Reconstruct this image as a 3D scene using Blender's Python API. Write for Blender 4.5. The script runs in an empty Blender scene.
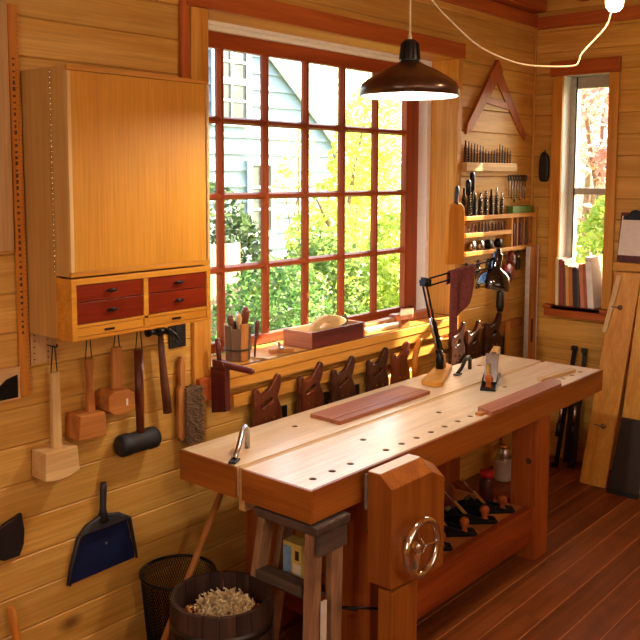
import bpy, bmesh, math, random
from mathutils import Vector, Matrix
random.seed(7)
PI = math.pi
SC = bpy.context.scene
COL = SC.collection

def lin(c):
    return tuple(((v / 255.0) / 12.92 if v / 255.0 <= 0.04045 else ((v / 255.0 + 0.055) / 1.055) ** 2.4) for v in c) + (1.0,)

# ------------------------------------------------------------------ camera
cam_d = bpy.data.cameras.new('camera')
cam = bpy.data.objects.new('camera', cam_d)
COL.objects.link(cam)
SC.camera = cam
F_PX, YAW, PITCH, ROLL = 865.27, 0.8642, 0.0983, -0.0035
fw = Vector((math.sin(YAW) * math.cos(PITCH), math.cos(YAW) * math.cos(PITCH), -math.sin(PITCH)))
rt = Vector((math.cos(YAW), -math.sin(YAW), 0))
dn = fw.cross(rt)
rt2 = math.cos(ROLL) * rt + math.sin(ROLL) * dn
dn2 = -math.sin(ROLL) * rt + math.cos(ROLL) * dn
mw = Matrix.Identity(4)
for i in range(3):
    mw[i][0], mw[i][1], mw[i][2] = rt2[i], -dn2[i], -fw[i]
mw[2][3] = 1.918
cam.matrix_world = mw
cam_d.sensor_width = 36.0
cam_d.lens = F_PX / 640.0 * 36.0
cam_d.shift_y = -(320 - 260.6) / 640.0
cam_d.clip_start = 0.05

# ------------------------------------------------------------------ sky, sun, exposure
world = bpy.data.worlds.new('sky')
SC.world = world
world.use_nodes = True
wn = world.node_tree.nodes
wl = world.node_tree.links
for n in list(wn):
    wn.remove(n)
wo = wn.new('ShaderNodeOutputWorld')
wb = wn.new('ShaderNodeBackground')
sky = wn.new('ShaderNodeTexSky')
sky.sky_type = 'NISHITA'
sky.sun_disc = False
sky.sun_elevation = math.radians(28)
sky.sun_rotation = math.radians(100)
sky.dust_density = 4.0
sky.air_density = 1.0
wl.new(sky.outputs[0], wb.inputs[0])
wb.inputs[1].default_value = 1.25
wl.new(wb.outputs[0], wo.inputs[0])

sun_d = bpy.data.lights.new('sun', 'SUN')
sun_d.energy = 52.0
sun_d.angle = math.radians(0.6)
sun_d.color = (1.0, 0.86, 0.66)
sun = bpy.data.objects.new('sun', sun_d)
COL.objects.link(sun)
sun.rotation_euler = Vector((-1.0, 0.245, -0.54)).to_track_quat('-Z', 'Y').to_euler()
sun.location = (9, -1, 6)

def area(name, loc, target, sx, sy, power, color):
    d = bpy.data.lights.new(name, 'AREA')
    d.shape = 'RECTANGLE'
    d.size, d.size_y, d.energy, d.color = sx, sy, power, color
    o = bpy.data.objects.new(name, d)
    COL.objects.link(o)
    o.location = loc
    o.rotation_euler = (Vector(target) - Vector(loc)).to_track_quat('-Z', 'Y').to_euler()
    return o

# unseen fill lamps added behind and beside the camera; these walls have no windows
area('rear_fill_light', (2.3, -1.52, 1.75), (2.3, 0, 1.62), 2.2, 1.2, 16, (1.0, 0.92, 0.80))
area('side_fill_light', (-1.02, 1.0, 1.75), (0, 1.05, 1.68), 1.4, 1.2, 22, (1.0, 0.92, 0.80))
def point(name, loc, power, color, r=0.03):
    d = bpy.data.lights.new(name, 'POINT')
    d.energy, d.color, d.shadow_soft_size = power, color, r
    o = bpy.data.objects.new(name, d)
    COL.objects.link(o)
    o.location = loc
    return o

SC.view_settings.view_transform = 'Standard'
SC.view_settings.look = 'None'
SC.view_settings.gamma = 1.0
SC.view_settings.use_curve_mapping = False
SC.view_settings.exposure = 0.0

# ------------------------------------------------------------------ materials
MATS = {}

def new_mat(name):
    m = bpy.data.materials.new(name)
    m.use_nodes = True
    nt = m.node_tree
    b = nt.nodes['Principled BSDF']
    MATS[name] = m
    return m, nt, b

def plain(name, col, rough=0.5, metal=0.0, noise=0.12, scale=30.0, spec=0.5, coat=0.0, bump=0.0):
    m, nt, b = new_mat(name)
    N, L = nt.nodes, nt.links
    tc = N.new('ShaderNodeTexCoord')
    nz = N.new('ShaderNodeTexNoise')
    nz.inputs['Scale'].default_value = scale
    nz.inputs['Detail'].default_value = 4
    L.new(tc.outputs['Object'], nz.inputs['Vector'])
    r = N.new('ShaderNodeValToRGB')
    c = lin(col)
    r.color_ramp.elements[0].position = 0.3
    r.color_ramp.elements[1].position = 0.7
    r.color_ramp.elements[0].color = tuple(v * (1 - noise) for v in c[:3]) + (1,)
    r.color_ramp.elements[1].color = tuple(min(1, v * (1 + noise)) for v in c[:3]) + (1,)
    L.new(nz.outputs['Fac'], r.inputs['Fac'])
    L.new(r.outputs['Color'], b.inputs['Base Color'])
    b.inputs['Roughness'].default_value = rough
    b.inputs['Metallic'].default_value = metal
    b.inputs['Specular IOR Level'].default_value = spec
    b.inputs['Coat Weight'].default_value = coat
    if bump:
        bp = N.new('ShaderNodeBump')
        bp.inputs['Strength'].default_value = bump
        bp.inputs['Distance'].default_value = 0.01
        L.new(nz.outputs['Fac'], bp.inputs['Height'])
        L.new(bp.outputs['Normal'], b.inputs['Normal'])
    return m

def wood(name, c1, c2, axis='X', rough=0.45, knots=0.0, vary=0.1, fine=1.0, coat=0.0, stain=0.0, spec=0.22):
    """grain along axis, random per object"""
    m, nt, b = new_mat(name)
    N, L = nt.nodes, nt.links
    tc = N.new('ShaderNodeTexCoord')
    oi = N.new('ShaderNodeObjectInfo')
    mul = N.new('ShaderNodeVectorMath'); mul.operation = 'SCALE'
    mul.inputs[0].default_value = (13.1, 7.7, 9.3)
    L.new(oi.outputs['Random'], mul.inputs['Scale'])
    add = N.new('ShaderNodeVectorMath'); add.operation = 'ADD'
    L.new(tc.outputs['Object'], add.inputs[0])
    L.new(mul.outputs[0], add.inputs[1])
    mp = N.new('ShaderNodeMapping')
    s = [14.0, 14.0, 14.0]
    s['XYZ'.index(axis)] = 0.9
    mp.inputs['Scale'].default_value = [v * fine for v in s]
    L.new(add.outputs[0], mp.inputs['Vector'])
    n1 = N.new('ShaderNodeTexNoise')
    n1.inputs['Scale'].default_value = 1.0
    n1.inputs['Detail'].default_value = 5
    n1.inputs['Roughness'].default_value = 0.6
    n1.inputs['Distortion'].default_value = 0.6
    L.new(mp.outputs[0], n1.inputs['Vector'])
    r = N.new('ShaderNodeValToRGB')
    e = r.color_ramp.elements
    e[0].position, e[1].position = 0.32, 0.68
    e[0].color, e[1].color = lin(c2), lin(c1)
    L.new(n1.outputs['Fac'], r.inputs['Fac'])
    mp2 = N.new('ShaderNodeMapping')
    s2 = [120.0, 120.0, 120.0]
    s2['XYZ'.index(axis)] = 4.0
    mp2.inputs['Scale'].default_value = s2
    L.new(add.outputs[0], mp2.inputs['Vector'])
    n2 = N.new('ShaderNodeTexNoise')
    n2.inputs['Scale'].default_value = 1.0
    n2.inputs['Detail'].default_value = 2
    L.new(mp2.outputs[0], n2.inputs['Vector'])
    mr = N.new('ShaderNodeMapRange')
    mr.inputs['From Min'].default_value = 0.3
    mr.inputs['From Max'].default_value = 0.7
    mr.inputs['To Min'].default_value = 0.86
    mr.inputs['To Max'].default_value = 1.08
    L.new(n2.outputs['Fac'], mr.inputs['Value'])
    mr2 = N.new('ShaderNodeMapRange')
    mr2.inputs['To Min'].default_value = 1 - vary
    mr2.inputs['To Max'].default_value = 1 + vary
    L.new(oi.outputs['Random'], mr2.inputs['Value'])
    mm = N.new('ShaderNodeMath'); mm.operation = 'MULTIPLY'
    L.new(mr.outputs[0], mm.inputs[0]); L.new(mr2.outputs[0], mm.inputs[1])
    hs = N.new('ShaderNodeHueSaturation')
    L.new(r.outputs['Color'], hs.inputs['Color'])
    L.new(mm.outputs[0], hs.inputs['Value'])
    out = hs.outputs['Color']
    if knots:
        mp3 = N.new('ShaderNodeMapping')
        s3 = [1.0, 1.0, 1.0]
        s3['XYZ'.index(axis)] = 0.62
        mp3.inputs['Scale'].default_value = s3
        L.new(add.outputs[0], mp3.inputs['Vector'])
        vo = N.new('ShaderNodeTexVoronoi')
        vo.inputs['Scale'].default_value = 4.2
        L.new(mp3.outputs[0], vo.inputs['Vector'])
        kr = N.new('ShaderNodeValToRGB')
        k = kr.color_ramp.elements
        k[0].position, k[0].color = 0.035 * knots, (1, 1, 1, 1)
        k[1].position, k[1].color = 0.13 * knots, (0, 0, 0, 1)
        L.new(vo.outputs['Distance'], kr.inputs['Fac'])
        mx = N.new('ShaderNodeMix'); mx.data_type = 'RGBA'
        km = N.new('ShaderNodeMath'); km.operation = 'MULTIPLY'; km.inputs[1].default_value = 0.8
        L.new(kr.outputs['Color'], km.inputs[0])
        L.new(km.outputs[0], mx.inputs[0])
        L.new(out, mx.inputs[6])
        mx.inputs[7].default_value = lin((96, 48, 18))
        out = mx.outputs[2]
    if stain:
        n3 = N.new('ShaderNodeTexNoise')
        n3.inputs['Scale'].default_value = 6.0
        n3.inputs['Detail'].default_value = 6
        L.new(add.outputs[0], n3.inputs['Vector'])
        sr = N.new('ShaderNodeMapRange')
        sr.inputs['From Min'].default_value = 0.5
        sr.inputs['From Max'].default_value = 0.75
        sr.inputs['To Max'].default_value = stain
        L.new(n3.outputs['Fac'], sr.inputs['Value'])
        mx = N.new('ShaderNodeMix'); mx.data_type = 'RGBA'
        L.new(sr.outputs[0], mx.inputs[0])
        L.new(out, mx.inputs[6])
        mx.inputs[7].default_value = lin(tuple(v * 0.45 for v in c2))
        out = mx.outputs[2]
    L.new(out, b.inputs['Base Color'])
    b.inputs['Roughness'].default_value = rough
    b.inputs['Specular IOR Level'].default_value = spec
    b.inputs['Coat Weight'].default_value = coat
    b.inputs['Coat Roughness'].default_value = 0.25
    bp = N.new('ShaderNodeBump')
    bp.inputs['Strength'].default_value = 0.12
    bp.inputs['Distance'].default_value = 0.004
    L.new(n2.outputs['Fac'], bp.inputs['Height'])
    L.new(bp.outputs['Normal'], b.inputs['Normal'])
    return m

for ax in 'XY':
    wood('pine_' + ax, (222, 172, 88), (196, 140, 58), ax, 0.42, knots=1.3, vary=0.1)
wood('floor_wood', (146, 80, 36), (104, 50, 20), 'X', 0.4, vary=0.14, stain=0.3)
plain('floor_gap', (190, 122, 70), 0.8, noise=0.25)
plain('gap_dark', (70, 38, 16), 0.9)
for ax in 'XYZ':
    wood('red_' + ax, (192, 104, 46), (158, 70, 28), ax, 0.4, vary=0.06)
    wood('honey_' + ax, (222, 162, 72), (196, 126, 44), ax, 0.4, vary=0.06)
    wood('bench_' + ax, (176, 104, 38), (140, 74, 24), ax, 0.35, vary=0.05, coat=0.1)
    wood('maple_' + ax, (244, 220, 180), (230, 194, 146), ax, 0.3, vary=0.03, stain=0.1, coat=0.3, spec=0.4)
    wood('cherry_' + ax, (186, 120, 86), (150, 86, 58), ax, 0.4, vary=0.08)
    wood('purple_' + ax, (112, 48, 40), (70, 26, 24), ax, 0.38, vary=0.08)
    wood('weather_' + ax, (128, 100, 80), (82, 62, 52), ax, 0.75, vary=0.12, stain=0.5)
    wood('sawdark_' + ax, (84, 42, 24), (38, 18, 12), ax, 0.35, vary=0.15, coat=0.2)
    wood('saw_' + ax, (128, 60, 30), (66, 26, 14), ax, 0.32, vary=0.22, coat=0.25)
for ax in 'XYZ':
    wood('weatherdark_' + ax, (104, 86, 74), (58, 46, 40), ax, 0.75, vary=0.1, stain=0.5)
    wood('weatherlight_' + ax, (192, 150, 112), (142, 102, 74), ax, 0.7, vary=0.1, stain=0.4)
for ax in 'XZ':
    wood('sash_' + ax, (168, 80, 36), (132, 54, 22), ax, 0.45, vary=0.05)
wood('legred_Z', (182, 98, 40), (140, 66, 24), 'Z', 0.4, vary=0.04)
wood('legred_X', (172, 84, 34), (126, 52, 20), 'X', 0.4, vary=0.04)
wood('door_ply', (212, 148, 48), (200, 132, 38), 'Z', 0.5, vary=0.02, fine=0.35, coat=0.0, stain=0.08)
wood('cab_side', (206, 160, 90), (192, 142, 74), 'Z', 0.45, vary=0.02, fine=0.5)
wood('cab_edge', (216, 150, 52), (190, 120, 34), 'X', 0.38, vary=0.03)
wood('drawer_red', (138, 42, 14), (106, 26, 8), 'X', 0.32, vary=0.06, coat=0.2)
wood('pale_Z', (224, 186, 126), (196, 148, 88), 'Z', 0.5, vary=0.05)
wood('pale_X', (226, 190, 130), (200, 152, 92), 'X', 0.5, vary=0.05)
wood('mid_Z', (200, 134, 70), (162, 98, 44), 'Z', 0.45, vary=0.08)
wood('mid_X', (198, 130, 66), (158, 94, 42), 'X', 0.45, vary=0.08)
wood('barrel_wood', (80, 56, 44), (44, 29, 24), 'Z', 0.7, vary=0.2, stain=0.3)
wood('ruler_wood', (214, 142, 52), (188, 110, 32), 'Z', 0.5, vary=0.02)
wood('grey_panel', (200, 158, 104), (172, 128, 78), 'Z', 0.7, vary=0.05)
plain('dark_stain', (40, 28, 20), 0.6)
plain('black_metal', (22, 21, 24), 0.35, 0.6)
plain('black_gloss', (10, 11, 16), 0.08, 0.0, spec=0.8, coat=1.0)
plain('black_rubber', (26, 25, 27), 0.6, 0.0)
plain('black_plastic', (20, 18, 18), 0.45)
plain('iron', (70, 66, 64), 0.4, 0.9)
plain('steel', (176, 172, 170), 0.25, 1.0)
plain('chrome', (225, 225, 228), 0.07, 1.0, noise=0.02)
plain('brass', (196, 150, 70), 0.3, 1.0)
plain('hinge', (226, 208, 160), 0.25, 0.9)
plain('alu_pale', (214, 208, 198), 0.4, 0.2)
plain('alu', (206, 204, 198), 0.32, 0.9)
plain('white_vinyl', (244, 242, 236), 0.4, noise=0.03)
plain('grey_alu', (176, 174, 166), 0.4, 0.3)
plain('seal', (44, 42, 40), 0.7)
plain('bronze', (76, 48, 34), 0.28, 0.55, noise=0.2, scale=14, coat=0.35)
plain('enamel', (246, 242, 232), 0.4)
plain('cord_white', (206, 184, 150), 0.5)
plain('cloth_red', (98, 40, 34), 0.95, noise=0.3, scale=60, bump=0.4)
plain('blue_plastic', (18, 28, 66), 0.42, noise=0.15, scale=9)
plain('dark_plastic', (34, 30, 34), 0.5, noise=0.25)
plain('blade_dark', (44, 34, 32), 0.45, 0.4, noise=0.3, scale=20)
plain('bristle', (120, 92, 66), 0.9, noise=0.35, scale=120, bump=0.5)
plain('shaving', (238, 210, 164), 0.8, noise=0.3, scale=8)
plain('shaving_red', (176, 112, 74), 0.8, noise=0.3, scale=8)
plain('paper', (226, 214, 200), 0.8, noise=0.05)
plain('tin_yellow', (214, 186, 96), 0.4)
plain('tin_blue', (120, 158, 196), 0.4)
plain('tin_red', (160, 40, 36), 0.4)
plain('tin_dark', (54, 40, 36), 0.5)
plain('green_tin', (92, 122, 48), 0.5)
plain('red_lid', (170, 24, 28), 0.35)
plain('glass_dark', (70, 34, 34), 0.12, spec=0.7)
plain('can_white', (200, 190, 178), 0.5)
plain('red_tool', (130, 26, 22), 0.4)
plain('tool_brown', (96, 50, 28), 0.45, noise=0.3)
plain('hole_shade', (58, 36, 22), 0.8)  # dark colour standing in for the shade inside the dog holes
plain('cap_pale', (240, 216, 188), 0.5, noise=0.04)
plain('liner', (120, 108, 96), 0.8)
plain('tick', (84, 46, 18), 0.7)
plain('siding', (138, 160, 180), 0.7, noise=0.05, scale=3)
plain('house_trim', (226, 230, 232), 0.6, noise=0.02)
plain('house_glass', (84, 94, 92), 0.5, spec=0.3, noise=0.35, scale=6)
plain('roof_grey', (120, 116, 114), 0.9, noise=0.2)
plain('fence_tan', (206, 178, 146), 0.8, noise=0.12, scale=5)
plain('lawn', (110, 120, 60), 0.95, noise=0.35, scale=2)
plain('bark', (150, 122, 96), 0.9, noise=0.3)
plain('tarp_blue', (70, 120, 210), 0.6)
BOOKC = [(232, 214, 172), (150, 72, 72), (190, 120, 66), (220, 172, 96), (52, 46, 52), (78, 84, 92), (206, 130, 92), (176, 96, 70), (236, 230, 222), (126, 88, 60)]
for i, c in enumerate(BOOKC):
    plain('book_%d' % i, c, 0.55, noise=0.08)

def leafmat(name, ca, cb):
    m, nt, b = new_mat(name)
    N, L = nt.nodes, nt.links
    g = N.new('ShaderNodeNewGeometry')
    r = N.new('ShaderNodeValToRGB')
    r.color_ramp.elements[0].color = lin(ca)
    r.color_ramp.elements[1].color = lin(cb)
    L.new(g.outputs['Random Per Island'], r.inputs['Fac'])
    L.new(r.outputs['Color'], b.inputs['Base Color'])
    b.inputs['Roughness'].default_value = 0.6
    tr = N.new('ShaderNodeBsdfTranslucent')
    L.new(r.outputs['Color'], tr.inputs['Color'])
    mx = N.new('ShaderNodeMixShader')
    mx.inputs[0].default_value = 0.35
    L.new(b.outputs[0], mx.inputs[1]); L.new(tr.outputs[0], mx.inputs[2])
    L.new(mx.outputs[0], N['Material Output'].inputs['Surface'])
    return m
leafmat('leaf_yellow', (190, 204, 84), (250, 244, 150))
leafmat('leaf_green', (66, 100, 44), (164, 188, 100))
leafmat('leaf_shrub', (52, 92, 44), (130, 172, 88))
leafmat('leaf_dark', (40, 66, 40), (104, 128, 80))
leafmat('leaf_red', (196, 140, 128), (255, 226, 206))
leafmat('leaf_pale', (238, 240, 170), (255, 255, 228))
leafmat('leaf_lime', (140, 172, 60), (228, 236, 120))

def glass_mat():
    m, nt, b = new_mat('glass')
    N, L = nt.nodes, nt.links
    t = N.new('ShaderNodeBsdfTransparent')
    t.inputs['Color'].default_value = (0.97, 0.98, 0.97, 1)
    g = N.new('ShaderNodeBsdfGlossy')
    g.inputs['Roughness'].default_value = 0.03
    mx = N.new('ShaderNodeMixShader')
    mx.inputs[0].default_value = 0.05
    L.new(t.outputs[0], mx.inputs[1]); L.new(g.outputs[0], mx.inputs[2])
    L.new(mx.outputs[0], N['Material Output'].inputs['Surface'])
glass_mat()

def emis(name, col, strength):
    m, nt, b = new_mat(name)
    b.inputs['Base Color'].default_value = (1, 1, 1, 1)
    b.inputs['Emission Color'].default_value = col + (1,)
    b.inputs['Emission Strength'].default_value = strength
emis('bulb_glow', (1.0, 0.8, 0.42), 2.2)
emis('bulb_glow_pendant', (1.0, 0.90, 0.76), 1150.0)

# ------------------------------------------------------------------ mesh helpers
def BM():
    return bmesh.new()

def box(bm, x0, x1, y0, y1, z0, z1):
    v = [bm.verts.new((x, y, z)) for x in (x0, x1) for y in (y0, y1) for z in (z0, z1)]
    for f in ((0, 1, 3, 2), (4, 6, 7, 5), (0, 4, 5, 1), (2, 3, 7, 6), (0, 2, 6, 4), (1, 5, 7, 3)):
        bm.faces.new([v[i] for i in f])
    return bm

def hull_box(bm, lo, hi):
    """two quads (lists of 4 points) joined into a solid"""
    a = [bm.verts.new(p) for p in lo]
    b = [bm.verts.new(p) for p in hi]
    n = len(a)
    bm.faces.new(a[::-1]); bm.faces.new(b)
    for i in range(n):
        bm.faces.new((a[i], a[(i + 1) % n], b[(i + 1) % n], b[i]))
    return bm

def beam(bm, p, q, w, h, up=(0, 0, 1), w2=None, h2=None):
    p, q = Vector(p), Vector(q)
    d = (q - p).normalized()
    s = d.cross(Vector(up)).normalized()
    u = s.cross(d).normalized()
    w2 = w if w2 is None else w2
    h2 = h if h2 is None else h2
    lo = [p + s * a * w / 2 + u * b * h / 2 for a, b in ((-1, -1), (1, -1), (1, 1), (-1, 1))]
    hi = [q + s * a * w2 / 2 + u * b * h2 / 2 for a, b in ((-1, -1), (1, -1), (1, 1), (-1, 1))]
    return hull_box(bm, lo, hi)

def tube(bm, pts, rad, n=8, cap=True):
    pts = [Vector(p) for p in pts]
    if not isinstance(rad, (list, tuple)):
        rad = [rad] * len(pts)
    rings = []
    prev = None
    for i, p in enumerate(pts):
        if i == 0: d = pts[1] - p
        elif i == len(pts) - 1: d = p - pts[i - 1]
        else: d = (pts[i + 1] - pts[i - 1])
        d.normalize()
        ref = prev if prev is not None else (Vector((0, 0, 1)) if abs(d.z) < 0.9 else Vector((1, 0, 0)))
        s = d.cross(ref)
        if s.length < 1e-5:
            s = d.cross(Vector((0, 1, 0)))
        s.normalize()
        u = s.cross(d).normalized()
        prev = u
        rings.append([bm.verts.new(p + (s * math.cos(2 * PI * k / n) + u * math.sin(2 * PI * k / n)) * rad[i]) for k in range(n)])
    for a, b in zip(rings, rings[1:]):
        for k in range(n):
            f = bm.faces.new((a[k], a[(k + 1) % n], b[(k + 1) % n], b[k])); f.smooth = True
    if cap:
        bm.faces.new(rings[0][::-1]); bm.faces.new(rings[-1])
    return bm

def lathe(bm, prof, c=(0, 0, 0), axis='Z', n=24, smooth=True, closed=False):
    """prof: (r, h) along the axis"""
    c = Vector(c)
    def pt(r, h, a):
        x, y = r * math.cos(a), r * math.sin(a)
        if axis == 'Z': return c + Vector((x, y, h))
        if axis == 'Y': return c + Vector((x, h, -y))
        return c + Vector((h, x, y))
    rings = []
    for r, h in prof:
        if r < 1e-6:
            rings.append([bm.verts.new(pt(0, h, 0))])
        else:
            rings.append([bm.verts.new(pt(r, h, 2 * PI * k / n)) for k in range(n)])
    pairs = list(zip(rings, rings[1:]))
    if closed:
        pairs.append((rings[-1], rings[0]))
    for a, b in pairs:
        for k in range(n):
            k2 = (k + 1) % n
            vs = [a[k % len(a)], a[k2 % len(a)], b[k2 % len(b)], b[k % len(b)]]
            u = []
            for v in vs:
                if v not in u: u.append(v)
            if len(u) > 2:
                f = bm.faces.new(u); f.smooth = smooth
    if not closed:
        for ring, rev in ((rings[0], True), (rings[-1], False)):
            if len(ring) > 2:
                bm.faces.new(ring[::-1] if rev else ring)
    return bm

def prism(bm, pts, d0, d1, plane='XZ'):
    """convex-ish outline extruded; plane XZ -> depth Y, YZ -> depth X, XY -> depth Z"""
    def P(u, v, d):
        return (u, d, v) if plane == 'XZ' else ((d, u, v) if plane == 'YZ' else (u, v, d))
    return hull_box(bm, [P(u, v, d0) for u, v in pts], [P(u, v, d1) for u, v in pts])

def outline(outer, holes, t, bevel=0.0, plane='XZ', depth=0.0):
    """filled outline with holes as a mesh (2D curve evaluated); returns a bmesh"""
    cu = bpy.data.curves.new('o', 'CURVE')
    cu.dimensions = '2D'; cu.fill_mode = 'BOTH'; cu.extrude = t / 2 - bevel; cu.bevel_depth = bevel
    cu.bevel_resolution = 1
    for pts in [outer] + list(holes):
        s = cu.splines.new('POLY')
        s.points.add(len(pts) - 1)
        for q, (u, v) in zip(s.points, pts):
            q.co = (u, v, 0, 1)
        s.use_cyclic_u = True
    o = bpy.data.objects.new('o', cu)
    COL.objects.link(o)
    dg = bpy.context.evaluated_depsgraph_get()
    me = bpy.data.meshes.new_from_object(o.evaluated_get(dg))
    bm = BM(); bm.from_mesh(me)
    bpy.data.objects.remove(o); bpy.data.curves.remove(cu); bpy.data.meshes.remove(me)
    for v in bm.verts:
        u, w, d = v.co
        v.co = (u, depth - d, w) if plane == 'XZ' else ((depth + d, u, w) if plane == 'YZ' else (u, w, depth + d))
    bmesh.ops.remove_doubles(bm, verts=bm.verts, dist=1e-5)
    bmesh.ops.recalc_face_normals(bm, faces=bm.faces)
    return bm

def smooth_poly(pts, k=3):
    """Catmull-Rom closed smoothing"""
    out = []
    n = len(pts)
    for i in range(n):
        p0, p1, p2, p3 = (Vector(pts[(i + j - 1) % n]) for j in range(4))
        for s in range(k):
            t = s / k
            out.append(tuple(0.5 * ((2 * p1) + (p2 - p0) * t + (2 * p0 - 5 * p1 + 4 * p2 - p3) * t * t + (3 * p1 - p0 - 3 * p2 + p3) * t ** 3)))
    return out

def obj(name, bm, mat, parent=None, bevel=0.0, kind=None, label=None, world_space=True, seg=2):
    """links ONE mesh object; bm is in world space and moved into the parent's frame"""
    bmesh.ops.recalc_face_normals(bm, faces=bm.faces)
    if parent is not None and world_space:
        bm.transform(parent.matrix_basis.inverted())
    me = bpy.data.meshes.new(name)
    bm.to_mesh(me); bm.free()
    me.materials.append(MATS[mat])
    o = bpy.data.objects.new(name, me)
    COL.objects.link(o)
    o.parent = parent
    if bevel:
        md = o.modifiers.new('bevel', 'BEVEL')
        md.width = bevel; md.segments = seg; md.limit_method = 'ANGLE'
        md.angle_limit = math.radians(40)
    if kind: o['kind'] = kind
    if label: o['label'] = label
    return o

def sub(name, bm, mat, part, bevel=0.0):
    """sub-part of a part whose own frame equals its thing's frame"""
    o = obj(name, bm, mat, part.parent, bevel)
    o.parent = part
    return o

def thing(name, label, cat, loc=(0, 0, 0), group=None, rotz=0.0):
    o = bpy.data.objects.new(name, None)
    COL.objects.link(o)
    o.empty_display_size = 0.05
    o.location = loc
    o.rotation_euler = (0, 0, rotz)
    o.matrix_basis = Matrix.Translation(loc) @ Matrix.Rotation(rotz, 4, 'Z')
    o['label'] = label; o['category'] = cat
    if group: o['group'] = group
    return o

def tag(o, label, cat, group=None):
    o['label'] = label; o['category'] = cat
    if group: o['group'] = group
    return o

def single(name, label, cat, bm, mat, loc, bevel=0.0, group=None):
    """a thing that is one mesh, bm in world space, origin at loc"""
    bmesh.ops.translate(bm, vec=-Vector(loc), verts=bm.verts)
    o = obj(name, bm, mat, None, bevel)
    o.location = loc
    return tag(o, label, cat, group)

def dup(root, loc, rot=None, scale=None, label=None):
    r = root.copy(); COL.objects.link(r)
    r.location = loc
    if rot is not None: r.rotation_euler = rot
    if scale is not None: r.scale = scale
    if label: r['label'] = label
    for ch in list(root.children):
        c = ch.copy(); COL.objects.link(c); c.parent = r
        for g in list(ch.children):
            d = g.copy(); COL.objects.link(d); d.parent = c
    return r

def structure(name, bm=None, mat=None):
    if bm is None:
        o = bpy.data.objects.new(name, None); COL.objects.link(o)
    else:
        o = obj(name, bm, mat)
    o['kind'] = 'structure'
    return o

# ------------------------------------------------------------------ room shell
WY, WX = 2.75, 5.442            # window wall plane, right wall plane
LX, RY, CZ = -1.1, -1.6, 3.15   # left wall, rear wall, ceiling
PITCHZ = 0.1365
# openings: main window X 2.48..4.44, Z 1.06..2.60; right window Y 2.225..2.535, Z 1.06..2.575

# floor
fb = BM(); box(fb, LX - .05, WX + .1, RY - .05, WY + .1, -0.06, -0.002)
floor = structure('floor', fb, 'floor_gap')
cache = {}
def floorboard(x0, x1, y0, w):
    key = (round(x1 - x0, 3), round(w, 4))
    if key not in cache:
        bm = BM()
        g, c = 0.0018, 0.0016
        prof = [(g, -0.03), (w - g, -0.03), (w - g, -c), (w - g - c, 0), (g + c, 0), (g, -c)]
        prism(bm, prof, 0, x1 - x0, 'YZ')
        bmesh.ops.recalc_face_normals(bm, faces=bm.faces)
        me = bpy.data.meshes.new('floorboard'); bm.to_mesh(me); bm.free()
        me.materials.append(MATS['floor_wood'])
        cache[key] = me
    o = bpy.data.objects.new('floorboard', cache[key]); COL.objects.link(o)
    o.parent = floor; o.location = (x0, y0, 0)
FW = 0.1286
ny = int((WY - RY) / FW) + 1
for i in range(ny):
    y1 = WY - i * FW
    y0 = max(RY, y1 - FW)
    if y1 - y0 < 0.02: continue
    # staggered butt joints
    joints = [[LX, 1.45, WX], [LX, WX], [LX, 3.35, WX]][i % 3]
    for a, b in zip(joints, joints[1:]):
        floorboard(a, b - 0.001, y0, y1 - y0)

pcache = {}
def plank(parent, a, b, z0, h, side):
    """horizontal wall board; side: back, right, left, rear"""
    key = (side, round(b - a, 3), round(h, 4))
    if key not in pcache:
        bm = BM(); c = 0.0045; t = 0.02
        prof = [(0, 0.0006), (0, h - 0.0006), (-t + c, h - 0.0006), (-t, h - 0.0006 - c), (-t, 0.0006 + c), (-t + c, 0.0006)]
        L = b - a
        for_axis = []
        if side == 'back': f = lambda d, z, s: (s, d, z)
        elif side == 'rear': f = lambda d, z, s: (s, -d, z)
        elif side == 'right': f = lambda d, z, s: (d, s, z)
        else: f = lambda d, z, s: (-d, s, z)
        hull_box(bm, [f(d, z, 0) for d, z in prof], [f(d, z, L) for d, z in prof])
        bmesh.ops.recalc_face_normals(bm, faces=bm.faces)
        me = bpy.data.meshes.new('plank'); bm.to_mesh(me); bm.free()
        me.materials.append(MATS['pine_X' if side in ('back', 'rear') else 'pine_Y'])
        pcache[key] = me
    o = bpy.data.objects.new('plank', pcache[key]); COL.objects.link(o)
    o.parent = parent
    if side == 'back': o.location = (a, WY + 0.02, z0)
    elif side == 'rear': o.location = (a, RY - 0.02, z0)
    elif side == 'right': o.location = (WX + 0.02, a, z0)
    else: o.location = (LX - 0.02, a, z0)
    return o

def wall(name, side, a, b, opening, backing_boxes, splits):
    bm = BM()
    for bb in backing_boxes: box(bm, *bb)
    w = structure(name, bm, 'gap_dark')
    z = 0.002; i = 0
    while z < CZ - 0.01:
        h = min(PITCHZ, CZ - z)
        segs = [(a, b)]
        if opening:
            o0, o1, oz0, oz1 = opening
            if z + h > oz0 + 0.01 and z < oz1 - 0.01:
                segs = [(a, o0), (o1, b)]
                if z + h > oz1 + 0.012: plank(w, o0 + .001, o1 - .001, oz1, z + h - oz1, side)
                if z < oz0 - 0.012: plank(w, o0 + .001, o1 - .001, z, oz0 - z, side)
        for s0, s1 in segs:
            cuts = [s0] + [c for c in splits[i % len(splits)] if s0 + .15 < c < s1 - .15] + [s1]
            for c0, c1 in zip(cuts, cuts[1:]):
                plank(w, c0, c1 - 0.0012, z, h, side)
        z += PITCHZ; i += 1
    return w

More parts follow.
